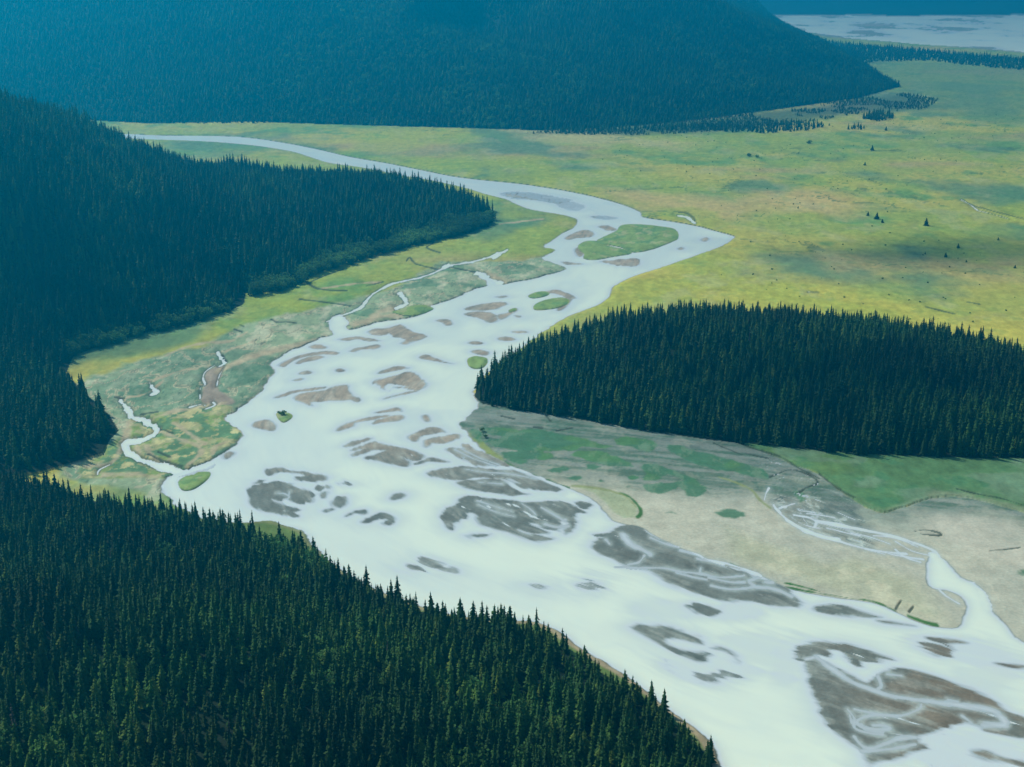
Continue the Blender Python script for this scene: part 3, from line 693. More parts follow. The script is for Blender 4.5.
def ground_material():
    m, nt, n, l, b = new_mat('valley_ground')
    a = n.new('ShaderNodeAttribute'); a.attribute_name = 'cover'
    w = n.new('ShaderNodeAttribute'); w.attribute_name = 'wet'
    tc = n.new('ShaderNodeNewGeometry')
    n1 = n.new('ShaderNodeTexNoise'); n1.inputs['Scale'].default_value = 0.35; n1.inputs['Detail'].default_value = 6; n1.inputs['Roughness'].default_value = 0.65
    n2 = n.new('ShaderNodeTexNoise'); n2.inputs['Scale'].default_value = 0.06; n2.inputs['Detail'].default_value = 5
    l.new(tc.outputs['Position'], n1.inputs['Vector']); l.new(tc.outputs['Position'], n2.inputs['Vector'])
    f = mathn(n, l, 'MULTIPLY_ADD', n1.outputs[0], 0.7); n_ = f.node; n_.inputs[2].default_value = 0.65
    g2 = mathn(n, l, 'MULTIPLY_ADD', n2.outputs[0], 0.5); g2.node.inputs[2].default_value = 0.75
    k = mathn(n, l, 'MULTIPLY', f, g2)
    comb = n.new('ShaderNodeCombineColor')
    for i in range(3): l.new(k, comb.inputs[i])
    col = mixn(n, l, 1.0, a.outputs['Color'], comb.outputs[0], 'MULTIPLY')
    l.new(col, b.inputs['Base Color'])
    rg = mathn(n, l, 'MULTIPLY_ADD', w.outputs['Fac'], -0.15); rg.node.inputs[2].default_value = 0.9
    l.new(rg, b.inputs['Roughness'])
    b.inputs['Specular IOR Level'].default_value = 0.06
    bp = n.new('ShaderNodeBump'); bp.inputs['Distance'].default_value = 0.6; bp.inputs['Strength'].default_value = 0.5
    l.new(n1.outputs[0], bp.inputs['Height']); l.new(bp.outputs[0], b.inputs['Normal'])
    return m


def water_material():
    m, nt, n, l, b = new_mat('milky_water')
    d = n.new('ShaderNodeAttribute'); d.attribute_name = 'depth'
    s = n.new('ShaderNodeAttribute'); s.attribute_name = 'silt_refl'
    ramp = n.new('ShaderNodeValToRGB'); e = ramp.color_ramp
    e.elements[0].position = 0.0; e.elements[0].color = (0.29, 0.33, 0.32, 1)
    e.elements[1].position = 1.0; e.elements[1].color = (0.60, 0.66, 0.51, 1)
    x = e.elements.new(0.12); x.color = (0.48, 0.53, 0.51, 1)
    x = e.elements.new(0.30); x.color = (0.51, 0.57, 0.48, 1)
    x = e.elements.new(0.60); x.color = (0.57, 0.63, 0.50, 1)
    f = mathn(n, l, 'MULTIPLY', d.outputs['Fac'], 1.7, True)
    l.new(f, ramp.inputs[0])
    col = mixn(n, l, s.outputs['Fac'], ramp.outputs[0], (0.45, 0.52, 0.48))
    l.new(col, b.inputs['Base Color'])
    b.inputs['Roughness'].default_value = 0.4
    b.inputs['IOR'].default_value = 1.33; b.inputs['Specular IOR Level'].default_value = 0.34
    g_ = n.new('ShaderNodeNewGeometry'); w = n.new('ShaderNodeTexNoise'); w.inputs['Scale'].default_value = 0.5; w.inputs['Detail'].default_value = 4
    l.new(g_.outputs['Position'], w.inputs['Vector'])
    bp = n.new('ShaderNodeBump'); bp.inputs['Distance'].default_value = 0.12; bp.inputs['Strength'].default_value = 0.6
    l.new(w.outputs[0], bp.inputs['Height']); l.new(bp.outputs[0], b.inputs['Normal'])
    return m


M_GROUND, M_WATER = ground_material(), water_material()

WET = np.clip(sstep(0.25, 0.0, hz) * (sstep(-6, 0, edge) + mud), 0, 1)
idx = np.arange(NRW * NCL).reshape(NRW, NCL)
QUAD = np.stack([idx[:-1, :-1], idx[:-1, 1:], idx[1:, 1:], idx[1:, :-1]], -1).reshape(-1, 4)


def sheet(name, faces, z, attrs, mat):
    used = np.unique(faces); remap = np.full(N, -1); remap[used] = np.arange(len(used))
    me = bpy.data.meshes.new(name)
    co = np.stack([X[used], Y[used], z[used]], 1).astype(np.float32)
    me.vertices.add(len(used)); me.vertices.foreach_set('co', co.ravel())
    nfc = len(faces)
    me.loops.add(nfc * 4); me.loops.foreach_set('vertex_index', remap[faces].ravel().astype(np.int32))
    me.polygons.add(nfc); me.polygons.foreach_set('loop_start', np.arange(0, nfc * 4, 4, dtype=np.int32))
    me.polygons.foreach_set('use_smooth', np.ones(nfc, bool))
    me.update(calc_edges=True)
    for k, v in attrs.items():
        if v.ndim == 2:
            a = me.attributes.new(k, 'FLOAT_COLOR', 'POINT')
            a.data.foreach_set('color', np.concatenate([v[used], np.ones((len(used), 1))], 1).astype(np.float32).ravel())
        else:
            a = me.attributes.new(k, 'FLOAT', 'POINT'); a.data.foreach_set('value', v[used].astype(np.float32))
    me.materials.append(mat)
    o = bpy.data.objects.new(name, me); COL.objects.link(o)
    return o


freg = REG[QUAD].max(1)
fbar = np.where((hz[QUAD].max(1) > -0.3), BARID[QUAD].max(1), 0)
ga = {'cover': C, 'wet': WET}
used_bars = sorted(set(fbar[(freg == 0)]) - {0})
# bars wholly under water stay part of the river bed
keep = [b for b in used_bars if (b >= 1000) or BARS[b - 1][1] > 0.05]
face_obj = np.where(freg > 0, -freg, 0)
for b in keep:
    face_obj[(freg == 0) & (fbar == b)] = b
o = sheet('ground', QUAD[face_obj == 0], Z, ga, M_GROUND)
tag(o, 'flat valley floor of yellow green meadow, grey marsh and pale mud', 'ground', kind='structure')
for rid, nm_, lab in ((1, 'hill', 'steep wooded hill along the left side of the valley'), (2, 'hillside', 'near wooded hillside sloping down to the river'), (3, 'hill', 'low wooded rise beside the mud flat on the right'),
                      (4, 'mountain', 'broad blue forested mountain behind the meadow'), (5, 'mountain', 'faint hazy mountain beyond the distant braided river')):
    f_ = QUAD[face_obj == -rid]
    if len(f_): tag(sheet(nm_, f_, Z, ga, M_GROUND), lab, nm_, kind='structure')
for b in keep:
    f_ = QUAD[face_obj == b]
    if len(f_) < 2: continue
    isl = b >= 1000
    lab = ISLETS[b - 1000][3] if isl else BARS[b - 1][3]
    o = sheet('islet' if isl else 'sandbar', f_, Z, ga, M_GROUND)
    tag(o, lab or 'small bare sandbar breaking the surface of the pale river', 'islet' if isl else 'sandbar', 'grassy islets in the river' if isl else 'sandbars in the river', 'structure')

# water: one level sheet wherever the bed lies below it
wmin = hz[QUAD].min(1)
wf = (wmin < 0.0) & (freg == 0)
SILT_REFL = np.clip(0.10 * sstep(-0.1, 0.9, streak) + 0.08 * sstep(-0.3, 0.8, streak2) + 0.45 * sstep(-0.4, 0.8, fbm(S / 420 + warp * .5, T / 90 + warp * .5, 3, 35)) + 0.5 * sstep(1900, 3200, Y), 0, 0.9) * (edge > 0)  # silty streaks, plus grazing reflection on the far reach painted as grey
DEP = np.clip(-hz, 0, 1) * (1 - 0.40 * sstep(1900, 3000, Y + 120 * streak))  # far values lowered only to grey the water; the bed keeps its depth
kc = cut > -0.5
DEP[kc] = np.where((edge[kc] > 0) & (BARID[kc] > 0), 0, DEP[kc]); DEP[kc] = np.maximum(DEP[kc], np.where((edge[kc] > 0) & (BARID[kc] > 0), np.clip(0.015 + np.maximum(cut[kc], 0) * 0.014, 0, 0.07), np.clip(0.03 + np.maximum(cut[kc], 0) * 0.09, 0, 0.35)))
DEP[sd_fr > -100] = np.clip(-hz[sd_fr > -100] * 4, 0.0, 1)
SILT_REFL = SILT_REFL * sstep(0.02, 0.25, DEP)
wfar = wf & (Y[QUAD[:, 0]] > 5500)
o = sheet('river', QUAD[wf & ~wfar], np.zeros(N), {'depth': DEP, 'silt_refl': SILT_REFL}, M_WATER)
tag(o, 'pale milky braided river winding down the valley', 'river', kind='structure')
o = sheet('river', QUAD[wfar], np.zeros(N), {'depth': DEP, 'silt_refl': SILT_REFL}, M_WATER)
tag(o, 'distant white braided river beyond the tree belt', 'river', kind='structure')

# ------------------------------------------------------------------ trees


def foliage_mat(name, c1, c2, c3):
    m, nt, n, l, b = new_mat(name)
    oi = n.new('ShaderNodeObjectInfo'); ge = n.new('ShaderNodeNewGeometry')
    ns = n.new('ShaderNodeTexNoise'); ns.inputs['Scale'].default_value = 0.0075; ns.inputs['Detail'].default_value = 6; ns.inputs['Roughness'].default_value = 0.65
    l.new(oi.outputs['Location'], ns.inputs['Vector'])
    n2 = n.new('ShaderNodeTexNoise'); n2.inputs['Scale'].default_value = 0.9; n2.inputs['Detail'].default_value = 2
    l.new(ge.outputs['Position'], n2.inputs['Vector'])
    f = mathn(n, l, 'MULTIPLY_ADD', ns.outputs[0], 2.2); f.node.inputs[2].default_value = -0.85
    f.node.use_clamp = True
    a = mixn(n, l, oi.outputs['Random'], c1, c2)
    r = mathn(n, l, 'MULTIPLY', f, oi.outputs['Random'])
    c = mixn(n, l, r, a, c3)
    k = mathn(n, l, 'MULTIPLY_ADD', n2.outputs[0], 1.2); k.node.inputs[2].default_value = 0.45
    f2 = mathn(n, l, 'MULTIPLY_ADD', f, 1.3); f2.node.inputs[2].default_value = 0.45  # bright and dark tint patches stand in for lit and shaded folds
    k = mathn(n, l, 'MULTIPLY', k, f2)
    cc = n.new('ShaderNodeCombineColor')
    for i in range(3): l.new(k, cc.inputs[i])
    c = mixn(n, l, 1.0, c, cc.outputs[0], 'MULTIPLY')
    l.new(c, b.inputs['Base Color']); b.inputs['Roughness'].default_value = 0.75; b.inputs['Specular IOR Level'].default_value = 0.2
    tr = n.new('ShaderNodeBsdfTranslucent'); l.new(c, tr.inputs['Color']); mx = n.new('ShaderNodeMixShader'); mx.inputs[0].default_value = 0.48
    l.new(b.outputs[0], mx.inputs[1]); l.new(tr.outputs[0], mx.inputs[2]); l.new(mx.outputs[0], n['Material Output'].inputs['Surface'])
    return m


M_DARK = foliage_mat('dark_needles', (0.022, 0.088, 0.020), (0.038, 0.125, 0.024), (0.075, 0.170, 0.028))
M_MID = foliage_mat('green_needles', (0.036, 0.130, 0.022), (0.062, 0.175, 0.026), (0.120, 0.220, 0.030))
M_YEL = foliage_mat('yellow_green_needles', (0.090, 0.190, 0.026), (0.120, 0.220, 0.030), (0.18, 0.25, 0.036))
M_LEAF = foliage_mat('alder_leaves', (0.060, 0.165, 0.045), (0.085, 0.200, 0.050), (0.12, 0.23, 0.055))
M_GREY = foliage_mat('bare_branches', (0.10, 0.10, 0.085), (0.14, 0.135, 0.11), (0.16, 0.15, 0.12))
mb, nt, n, l, b = new_mat('bark'); w = n.new('ShaderNodeTexWave'); w.inputs['Scale'].default_value = 2.0; w.inputs['Distortion'].default_value = 6
l.new(mixn(n, l, w.outputs[1], (0.06, 0.045, 0.032), (0.13, 0.10, 0.08)), b.inputs['Base Color']); b.inputs['Roughness'].default_value = 0.9
M_BARK = mb


def mesh_of(name, V, F, mat):
    me = bpy.data.meshes.new(name); me.from_pydata(V, [], F); me.materials.append(mat); me.update(); return me


def spruce_crown(seed, h, r, levels, sparse, mat, droop=0.38, power=0.85, start=0.10):
    rd = random.Random(seed); V, F = [], []
    lean = rd.uniform(-0.3, 0.3)
    bend = lambda z: (math.sin(z / h * 2.0) * lean, math.cos(z / h * 1.5 + seed) * lean * 0.6)
    # needles dense round the stem
    K = 7
    for i in range(K + 1):
        t = i / K; z = h * (start + (0.985 - start) * t); rr = r * 0.36 * (1 - t) ** power
        bx, by = bend(z)
        for j in range(6):
            a = j / 6 * 6.283 + i * 0.5; q = rr * rd.uniform(0.6, 1.2)
            V.append((bx + q * math.cos(a), by + q * math.sin(a), z))
    for i in range(K):
        for j in range(6):
            F.append((i * 6 + j, i * 6 + (j + 1) % 6, (i + 1) * 6 + (j + 1) % 6, (i + 1) * 6 + j))
    gapside = rd.uniform(0, 6.28)
    for i in range(levels):
        t = (i + rd.uniform(-.6, .6)) / levels
        z = h * (start + (0.97 - start) * max(t, 0))
        prof = (1 - max(t, 0)) ** power * (0.55 + 0.45 * min(1, (t + 0.02) / 0.16))
        nb = max(4, int(9 * (0.55 + 0.45 * (1 - t)) * sparse))
        rl = rd.uniform(0.72, 1.18)
        for k in range(nb):
            a = k / nb * 6.283 + rd.uniform(-.45, .45) + i * 1.3
            zk = rd.uniform(-.5, .5) * h / levels
            L = (r * prof * rl + 0.25) * rd.uniform(0.55, 1.3) * (0.8 + 0.2 * math.cos(a - gapside))
            w = 0.30 * L + 0.28
            dz = -L * (droop + rd.uniform(-.12, .12)); up = 0.10 * L
            ca, sa = math.cos(a), math.sin(a); bx, by = bend(z); o_ = len(V)
            V.append((bx, by, z + up + zk))
            V.append((bx + ca * L * .58 - sa * w, by + sa * L * .58 + ca * w, z + dz * .62 - up * rd.uniform(.2, 2.2)))
            V.append((bx + ca * L, by + sa * L, z + dz + zk))
            V.append((bx + ca * L * .58 + sa * w, by + sa * L * .58 - ca * w, z + dz * .62 - up * rd.uniform(.2, 2.2)))
            V.append((bx + ca * L * .55, by + sa * L * .55, z + dz * .45 + up))
            F += [(o_, o_ + 1, o_ + 4), (o_ + 1, o_ + 2, o_ + 4), (o_ + 2, o_ + 3, o_ + 4), (o_ + 3, o_, o_ + 4)]
    o_ = len(V); bx, by = bend(h)
    V += [(bx + .22, by, h * .95), (bx - .12, by + .2, h * .95), (bx - .12, by - .2, h * .95), (bx, by, h)]
    F += [(o_, o_ + 1, o_ + 3), (o_ + 1, o_ + 2, o_ + 3), (o_ + 2, o_, o_ + 3)]
    return mesh_of('crown', V, F, mat)


def trunk_mesh(h, r):
    V, F = [], []
    for i, (t, s) in enumerate(((-0.06, 1.25), (0.02, 1.0), (0.5, 0.6), (0.93, 0.1))):
        for j in range(7):
            a = j / 7 * 6.283; V.append((r * s * math.cos(a), r * s * math.sin(a), h * t))
    for i in range(3):
        for j in range(7): F.append((i * 7 + j, i * 7 + (j + 1) % 7, (i + 1) * 7 + (j + 1) % 7, (i + 1) * 7 + j))
    return mesh_of('trunk', V, F, M_BARK)


def leafy_crown(seed, h, r, mat):
    rd = random.Random(seed); V, F = [], []
    lobes = [(rd.uniform(-.5, .5) * r, rd.uniform(-.5, .5) * r, h * rd.uniform(.35, .8), r * rd.uniform(.45, .75)) for _ in range(7)]
    for (cx, cy, cz, q) in lobes:
        for k in range(70):
            u = rd.uniform(-1, 1); a = rd.uniform(0, 6.283); s = math.sqrt(1 - u * u); rr = q * rd.uniform(.75, 1.12)
            x, y, z = cx + rr * s * math.cos(a), cy + rr * s * math.sin(a), cz + rr * u * .9
            if z < 0.3: continue
            e = rd.uniform(.35, .75)
            d1 = Vector((rd.uniform(-1, 1), rd.uniform(-1, 1), rd.uniform(-.5, .5))).normalized() * e
            d2 = Vector((-math.sin(a), math.cos(a), rd.uniform(-.6, .6))).cross(d1).normalized() * e
            o_ = len(V); c = Vector((x, y, z))
            V += [tuple(c - d1), tuple(c - d2), tuple(c + d1), tuple(c + d2)]; F.append((o_, o_ + 1, o_ + 2, o_ + 3))
    return mesh_of('crown', V, F, mat)


# variant: (height, radius, crown mesh, words)
VAR = [
    (30, 6.0, spruce_crown(1, 30, 6.0, 24, 1.0, M_DARK, .38, .72), 'tall dark green spruce with a slender pointed crown'),
    (33, 6.8, spruce_crown(2, 33, 6.8, 25, 1.0, M_DARK, .42, .78), 'very tall dark spruce with long drooping branches'),
    (26, 6.4, spruce_crown(3, 26, 6.4, 20, 1.0, M_MID, .34, .7), 'mid green spruce with a broad cone shaped crown'),
    (29, 5.0, spruce_crown(4, 29, 5.0, 22, .85, M_MID, .45, .75), 'narrow green spruce with ragged gaps in its crown'),
    (20, 6.2, spruce_crown(5, 20, 6.2, 16, 1.05, M_MID, .30, .65), 'short bushy green spruce among taller ones'),
    (25, 6.8, spruce_crown(6, 25, 6.8, 20, .95, M_YEL, .36, .65), 'yellowish green conifer brighter than the trees around it'),
    (31, 4.6, spruce_crown(7, 31, 4.6, 20, .65, M_DARK, .55, .7, .2), 'thin old dark spruce with a sparse top'),
    (26, 3.0, spruce_crown(8, 26, 3.0, 18, .55, M_GREY, .2, .8, .2), 'dead grey spruce with bare branches'),
]
VP = np.array([.22, .16, .18, .14, .13, .09, .073, .007])
ALD = [leafy_crown(30 + i, 9 + i, 4.2 + .4 * i, M_LEAF) for i in range(3)]


def jgrid(poly, sp, seed, clearing=0.0):
    """scattered tree positions inside an outline"""
    r_ = np.random.default_rng(seed); poly = np.asarray(poly)
    lo, hi = poly.min(0), poly.max(0)
    xs = np.arange(lo[0], hi[0], sp); ys = np.arange(lo[1], hi[1], sp)
    gx, gy = np.meshgrid(xs, ys); gx = gx.ravel(); gy = gy.ravel()
    p = np.stack([gx + r_.uniform(-.55, .55, len(gx)) * sp, gy + r_.uniform(-.55, .55, len(gx)) * sp], 1)
    return p


def in_frame(p, z, m=40, top=60):
    a, b, c = project(p[:, 0], p[:, 1], z)
    return (c > 10) & (a > -m) & (a < 1024 + m) & (b > -m) & (b < 767 + top)


def forest_points(poly, sp, seed, margin=120, edge_in=1.0):
    p = jgrid(poly, sp, seed)
    z0 = np.zeros(len(p))
    a, b, c = project(p[:, 0], p[:, 1], z0)
    p = p[(c > 10) & (a > -160) & (a < 1200)]
    s = poly_sdf(p, poly, 60) + fbm(p[:, 0] / 25, p[:, 1] / 25, 2, 5) * 5
    gap = fbm(p[:, 0] / 38, p[:, 1] / 38, 3, 515 + seed)
    p = p[(s > edge_in) & ((gap < (0.85 if sp < 11 else 2.0)) | (s < 25))]
    h, _ = hills(p)
    k = in_frame(p, h, margin, 140)
    return p[k], h[k]


r_ = np.random.default_rng(99)


def variants(n_, p, poly=None):
    v = r_.choice(len(VAR), n_, p=VP)
    q = fbm(p[:, 0] / 120, p[:, 1] / 120, 3, 77)
    m = (q > 0.25) & (r_.uniform(size=n_) < 0.35); v[m] = r_.choice([2, 4, 5], m.sum())
    m = (q < -0.25) & (r_.uniform(size=n_) < 0.4); v[m] = r_.choice([0, 1, 6], m.sum())
    sc = np.clip(r_.normal(0.98, .20, n_), (.45), 1.2) * (1 + 0.12 * fbm(p[:, 0] / 60, p[:, 1] / 60, 2, 78))
    if poly is not None:      # younger, lower trees along the edge of the wood
        s = poly_sdf(p, poly, 60)
        sc = sc * (1 - (0.5 * r_.uniform(size=n_) ** 1.3) * (1 - sstep(4, 26, s)))
    return v, sc, r_.uniform(0, 6.283, n_)


# the near hillside: the trees that show largest are things of their own
pn, hn = forest_points(NR, 7.7, 1)
vn, sn, rn = variants(len(pn), pn, NR); sn = sn * 0.84
a, b_, c = project(pn[:, 0], pn[:, 1], hn)
_, btop, _ = project(pn[:, 0], pn[:, 1], hn + 30)
vis = (a > 0) & (a < 1024) & (btop > 0) & (btop < 735)
size = np.where(vis, np.array([x[0] for x in VAR])[vn] * sn / c, 0)
N_IND = 286
pick = np.zeros(len(pn), bool); pick[np.argsort(-size)[:N_IND]] = True
TRUNKS = [trunk_mesh(v[0], 0.45) for v in VAR]
protos = {}
GRP = 'spruces on the near hillside'


def put_tree(name, base, crown_me, trunk_me, loc, rot, sc, label, cat, group=None):
    root = bpy.data.objects.new(name, None); COL.objects.link(root)
    root.location = loc; root.rotation_euler = (0, 0, rot); root.scale = sc
    tag(root, label, cat, group)
    for nm_, me in (('crown', crown_me), ('trunk', trunk_me)):
        o = bpy.data.objects.new(nm_, me); COL.objects.link(o); o.parent = root
    return root


def where_words(px, py):
    edge_y = np.interp(px, [0, 100, 250, 350, 470, 600, 715], [505, 515, 560, 590, 620, 690, 760])
    if py < edge_y + 40: s = 'at the riverside edge of the near forest'
    elif py > 690: s = 'low in the near forest'
    else: s = 'inside the near forest'
    return s


for i in np.nonzero(pick)[0]:
    v = vn[i]; px, py, _ = project(pn[i, 0], pn[i, 1], hn[i] + 15)
    third = 'left part' if px < 240 else ('middle' if px < 480 else 'right part')
    lab = f"{VAR[v][3]}, {third} of the near slope"
    root = put_tree('spruce_tree', None, VAR[v][2], TRUNKS[v], (pn[i, 0], pn[i, 1], hn[i] - 0.3), rn[i], (sn[i],) * 3, lab, 'spruce tree', GRP)
    if v not in protos: protos[v] = root.children[0]
for v in range(len(VAR)):
    if v not in protos:
        j = np.nonzero(pick)[0][v]
        root = put_tree('spruce_tree', None, VAR[v][2], TRUNKS[v], (pn[j, 0] + 3.5, pn[j, 1] + 3, hn[j] - 0.3), 0, (1, 1, 1), f"{VAR[v][3]}, squeezed in on the near slope", 'spruce tree', GRP)
        protos[v] = root.children[0]

# lone trees on the plain: (px, py of foot, height in px, name, label)
LONE = [
 (868, 216.5, 4.6, 'small dark conifer, first of the group of three on the plain'), (877, 220, 7.0, 'tallest of the group of three dark conifers on the plain'), (882, 223.5, 4.2, 'lowest of the group of three dark conifers on the plain'),
 (926, 226.5, 8.0, 'lone large dark conifer standing apart on the plain'), (958, 249, 5.0, 'small conifer in the shaded band of the plain, upper of two'), (945.5, 258, 5.0, 'small conifer in the shaded band of the plain, lower of two'),
 (998, 241, 3.2, 'tiny conifer near the right end of the plain'), (966, 263, 2.6, 'tiny shrub sized conifer below the shaded band'), (1015, 269, 3.4, 'tiny conifer at the right margin of the plain'), (925, 255, 2.6, 'tiny conifer left of the shaded pair'),
 (872, 151, 5.5, 'lone conifer on the far plain below the low ridge'), (865, 166, 3.6, 'small lone conifer on the far plain, nearer than its taller neighbour'), (798, 209, 2.4, 'tiny conifer on the sunlit part of the plain'), (886, 131, 4.2, 'small conifer beside the far wood on the plain')]
LONE_CROWN = [spruce_crown(60 + k_, 15, 7.2 + .6 * k_, 15, 1.8, M_DARK, .3, .75, .02) for k_ in range(3)]; LONE_TRUNK = trunk_mesh(15, .4)
for i, (px, py, hp, lab) in enumerate(LONE):
    x, y = g(px, py); m_ = metres_per_px((x, y)) * hp * 1.08
    s_ = m_ / 15.0
    put_tree('spruce_tree', None, LONE_CROWN[i % 3], LONE_TRUNK, (x, y, 1.3), i * 1.7, (s_, s_, s_), lab, 'conifer', 'lone conifers on the plain')
SHRUBS = [(283.0, 415.5, 3.6, 'bright green willow bush on the tiny round islet'), (279, 414, 2.4, 'low green willow bush on the tiny round islet, left of a taller one'), (482, 432, 3.4, 'dark green alder bush at the sandy tip by the river'), (485.5, 438, 2.6, 'smaller dark alder bush at the sandy tip by the river'),
          (749, 157, 3, 'long low bush on the far plain'), (757, 158, 2.6, 'round low bush next to a longer one on the far plain'), (809, 144, 2.8, 'green bush on the far plain below the wood'), (589, 418, 3.4, 'green bush at the foot of the wooded rise')]
for i, (px, py, hp, lab) in enumerate(SHRUBS):
    x, y = g(px, py); m_ = metres_per_px((x, y)) * hp * 1.1; s_ = m_ / (9 + i % 3)
    root = bpy.data.objects.new('bush', None); COL.objects.link(root); root.location = (x, y, 0.9); root.rotation_euler = (0, 0, i); root.scale = (s_ * 1.7, s_ * 1.7, s_)
    tag(root, lab, 'bush')
    o = bpy.data.objects.new('foliage', ALD[i % 3]); COL.objects.link(o); o.parent = root
    me = trunk_mesh(5, .3); o = bpy.data.objects.new('stem', me); COL.objects.link(o); o.parent = root
    if i == 0: ald_src = o.parent.children[0]
ald_src = [o for o in COL.objects if o.name.startswith('foliage')][:3]


# a forest: one object whose points carry the same tree meshes by geometry nodes
def forest_nodes(name, sources):
    ng = bpy.data.node_groups.new(name, 'GeometryNodeTree')
    ng.interface.new_socket('Geometry', in_out='INPUT', socket_type='NodeSocketGeometry')
    ng.interface.new_socket('Geometry', in_out='OUTPUT', socket_type='NodeSocketGeometry')
    n, l = ng.nodes, ng.links
    gi, go = n.new('NodeGroupInput'), n.new('NodeGroupOutput')
    join = n.new('GeometryNodeJoinGeometry')

    def attr(nm, ty):
        a = n.new('GeometryNodeInputNamedAttribute'); a.data_type = ty; a.inputs['Name'].default_value = nm; return a.outputs[0]
    kind, scl, rot = attr('kind', 'INT'), attr('size', 'FLOAT_VECTOR'), attr('turn', 'FLOAT_VECTOR')
    for k, src in enumerate(sources):
        oi = n.new('GeometryNodeObjectInfo'); oi.inputs['Object'].default_value = src; oi.transform_space = 'ORIGINAL'; oi.inputs['As Instance'].default_value = False
        cmp = n.new('FunctionNodeCompare'); cmp.data_type = 'INT'; cmp.operation = 'EQUAL'; l.new(kind, cmp.inputs[2]); cmp.inputs[3].default_value = k
        ip = n.new('GeometryNodeInstanceOnPoints'); l.new(gi.outputs[0], ip.inputs['Points']); l.new(cmp.outputs[0], ip.inputs['Selection'])
        l.new(oi.outputs['Geometry'], ip.inputs['Instance']); l.new(rot, ip.inputs['Rotation']); l.new(scl, ip.inputs['Scale'])
        l.new(ip.outputs[0], join.inputs[0])
    l.new(join.outputs[0], go.inputs[0])
    return ng


NG_CON = forest_nodes('conifers', [protos[v] for v in range(len(VAR))])
NG_ALD = forest_nodes('alders', ald_src)


def forest(name, p, h, v, sc, rot, ng, label, cat='forest', wide=1.0):
    me = bpy.data.meshes.new(name); n_ = len(p)
    me.vertices.add(n_); me.vertices.foreach_set('co', np.stack([p[:, 0], p[:, 1], h - 0.4], 1).astype(np.float32).ravel())
    a = me.attributes.new('kind', 'INT', 'POINT'); a.data.foreach_set('value', v.astype(np.int32))
    a = me.attributes.new('size', 'FLOAT_VECTOR', 'POINT'); a.data.foreach_set('vector', np.stack([sc * wide, sc * wide, sc], 1).astype(np.float32).ravel())
    a = me.attributes.new('turn', 'FLOAT_VECTOR', 'POINT'); a.data.foreach_set('vector', np.stack([sc * 0, sc * 0, rot], 1).astype(np.float32).ravel())
    me.materials.append(M_DARK)
    o = bpy.data.objects.new(name, me); COL.objects.link(o)
    md = o.modifiers.new('trees', 'NODES'); md.node_group = ng
    return tag(o, label, cat, kind='stuff')


k = ~pick
forest('spruce_forest', pn[k], hn[k], vn[k], sn[k], rn[k], NG_CON, 'dark spruce forest covering the near hillside above the river')
CNT = [k.sum()]
p, h = forest_points(LH, 9.2, 2, 120, 9.0); v, s, r0 = variants(len(p), p, LH)
forest('spruce_forest', p, h, v, s, r0, NG_CON, 'spruce forest on the steep hill that runs out to a point'); CNT.append(len(p))
p, h = forest_points(IS, 7.8, 3); v, s, r0 = variants(len(p), p, IS)
forest('spruce_forest', p, h, v, s * 0.98, r0, NG_CON, 'dense dark spruce wood on the low rise by the mud flat'); CNT.append(len(p))
p, h = forest_points(MT, 11.8, 4, 30, 4.0); v, s, r0 = variants(len(p), p)
forest('spruce_forest', p, h, v, s * 0.68, r0, NG_CON, 'hazy blue forest covering the far mountain', wide=1.7); CNT.append(len(p))
for spec, sp, sz, lab in (
    ('Z 815,42 860,46 906,50 960,55 1024,60 1090,64 1090,73 1024,71 960,65 930,61 880,62 845,66 835,60', 20, .75, 'belt of dark trees in front of the distant river'),
    ('Z 560,134 640,132 690,131 760,134 800,132 834,126 800,123 740,124 640,128 560,130', 15, .55, 'low strip of woodland along the foot of the mountain'),
    ('Z 862,120 880,122 895,119 890,113 872,113', 13, .6, 'small isolated wood on the far plain'),
    ('Z 845,130 858,131 868,129 855,127', 12, .5, 'tiny clump of conifers below the isolated wood'),
    ('Z 118,122 170,124 260,124 280,122 200,120', 15, .55, 'line of trees where the far meadow meets the mountain')):
    p, h = forest_points(pts(spec), sp, int(sp * 7 + sz * 100), 60, 0.0)
    if len(p): v, s, r0 = variants(len(p), p); forest('woodland', p, np.maximum(h, 0) + 1.0, v, s * sz, r0, NG_CON, lab, 'woodland', wide=1.4); CNT.append(len(p))
p = jgrid(pts('Z 560,140 700,128 900,105 1100,100 1150,340 860,318 700,290 760,250 700,215'), 62, 21)
p = p[poly_sdf(p, pts('Z 560,140 700,128 900,105 1100,100 1150,340 860,318 700,290 760,250 700,215'), 40) > 0]; p = p[fbm(p[:, 0] / 260, p[:, 1] / 260, 3, 93) > 0.12]
forest('meadow_shrubbery', p, p[:, 0] * 0 + 1.5, r_.integers(0, 3, len(p)), r_.uniform(.08, .28, len(p)), r_.uniform(0, 6, len(p)), NG_ALD, 'tiny scattered shrubs dotted over the far plain', 'shrubbery', wide=1.3)
# scrub between mountain foot and plain
p, h = forest_points(SCRUB, 11, 8, 60, 0.0); kk = fbm(p[:, 0] / 160, p[:, 1] / 260, 3, 90) > -.35; p, h = p[kk], h[kk]
forest('scrub_wood', p, np.maximum(h, 0) + 1.0, r_.choice([4, 6, 7, 2], len(p)), r_.uniform(.22, .42, len(p)), r_.uniform(0, 6, len(p)), NG_CON, 'grey green scrubby wood on the flat below the mountain tip', 'woodland', wide=2.0)
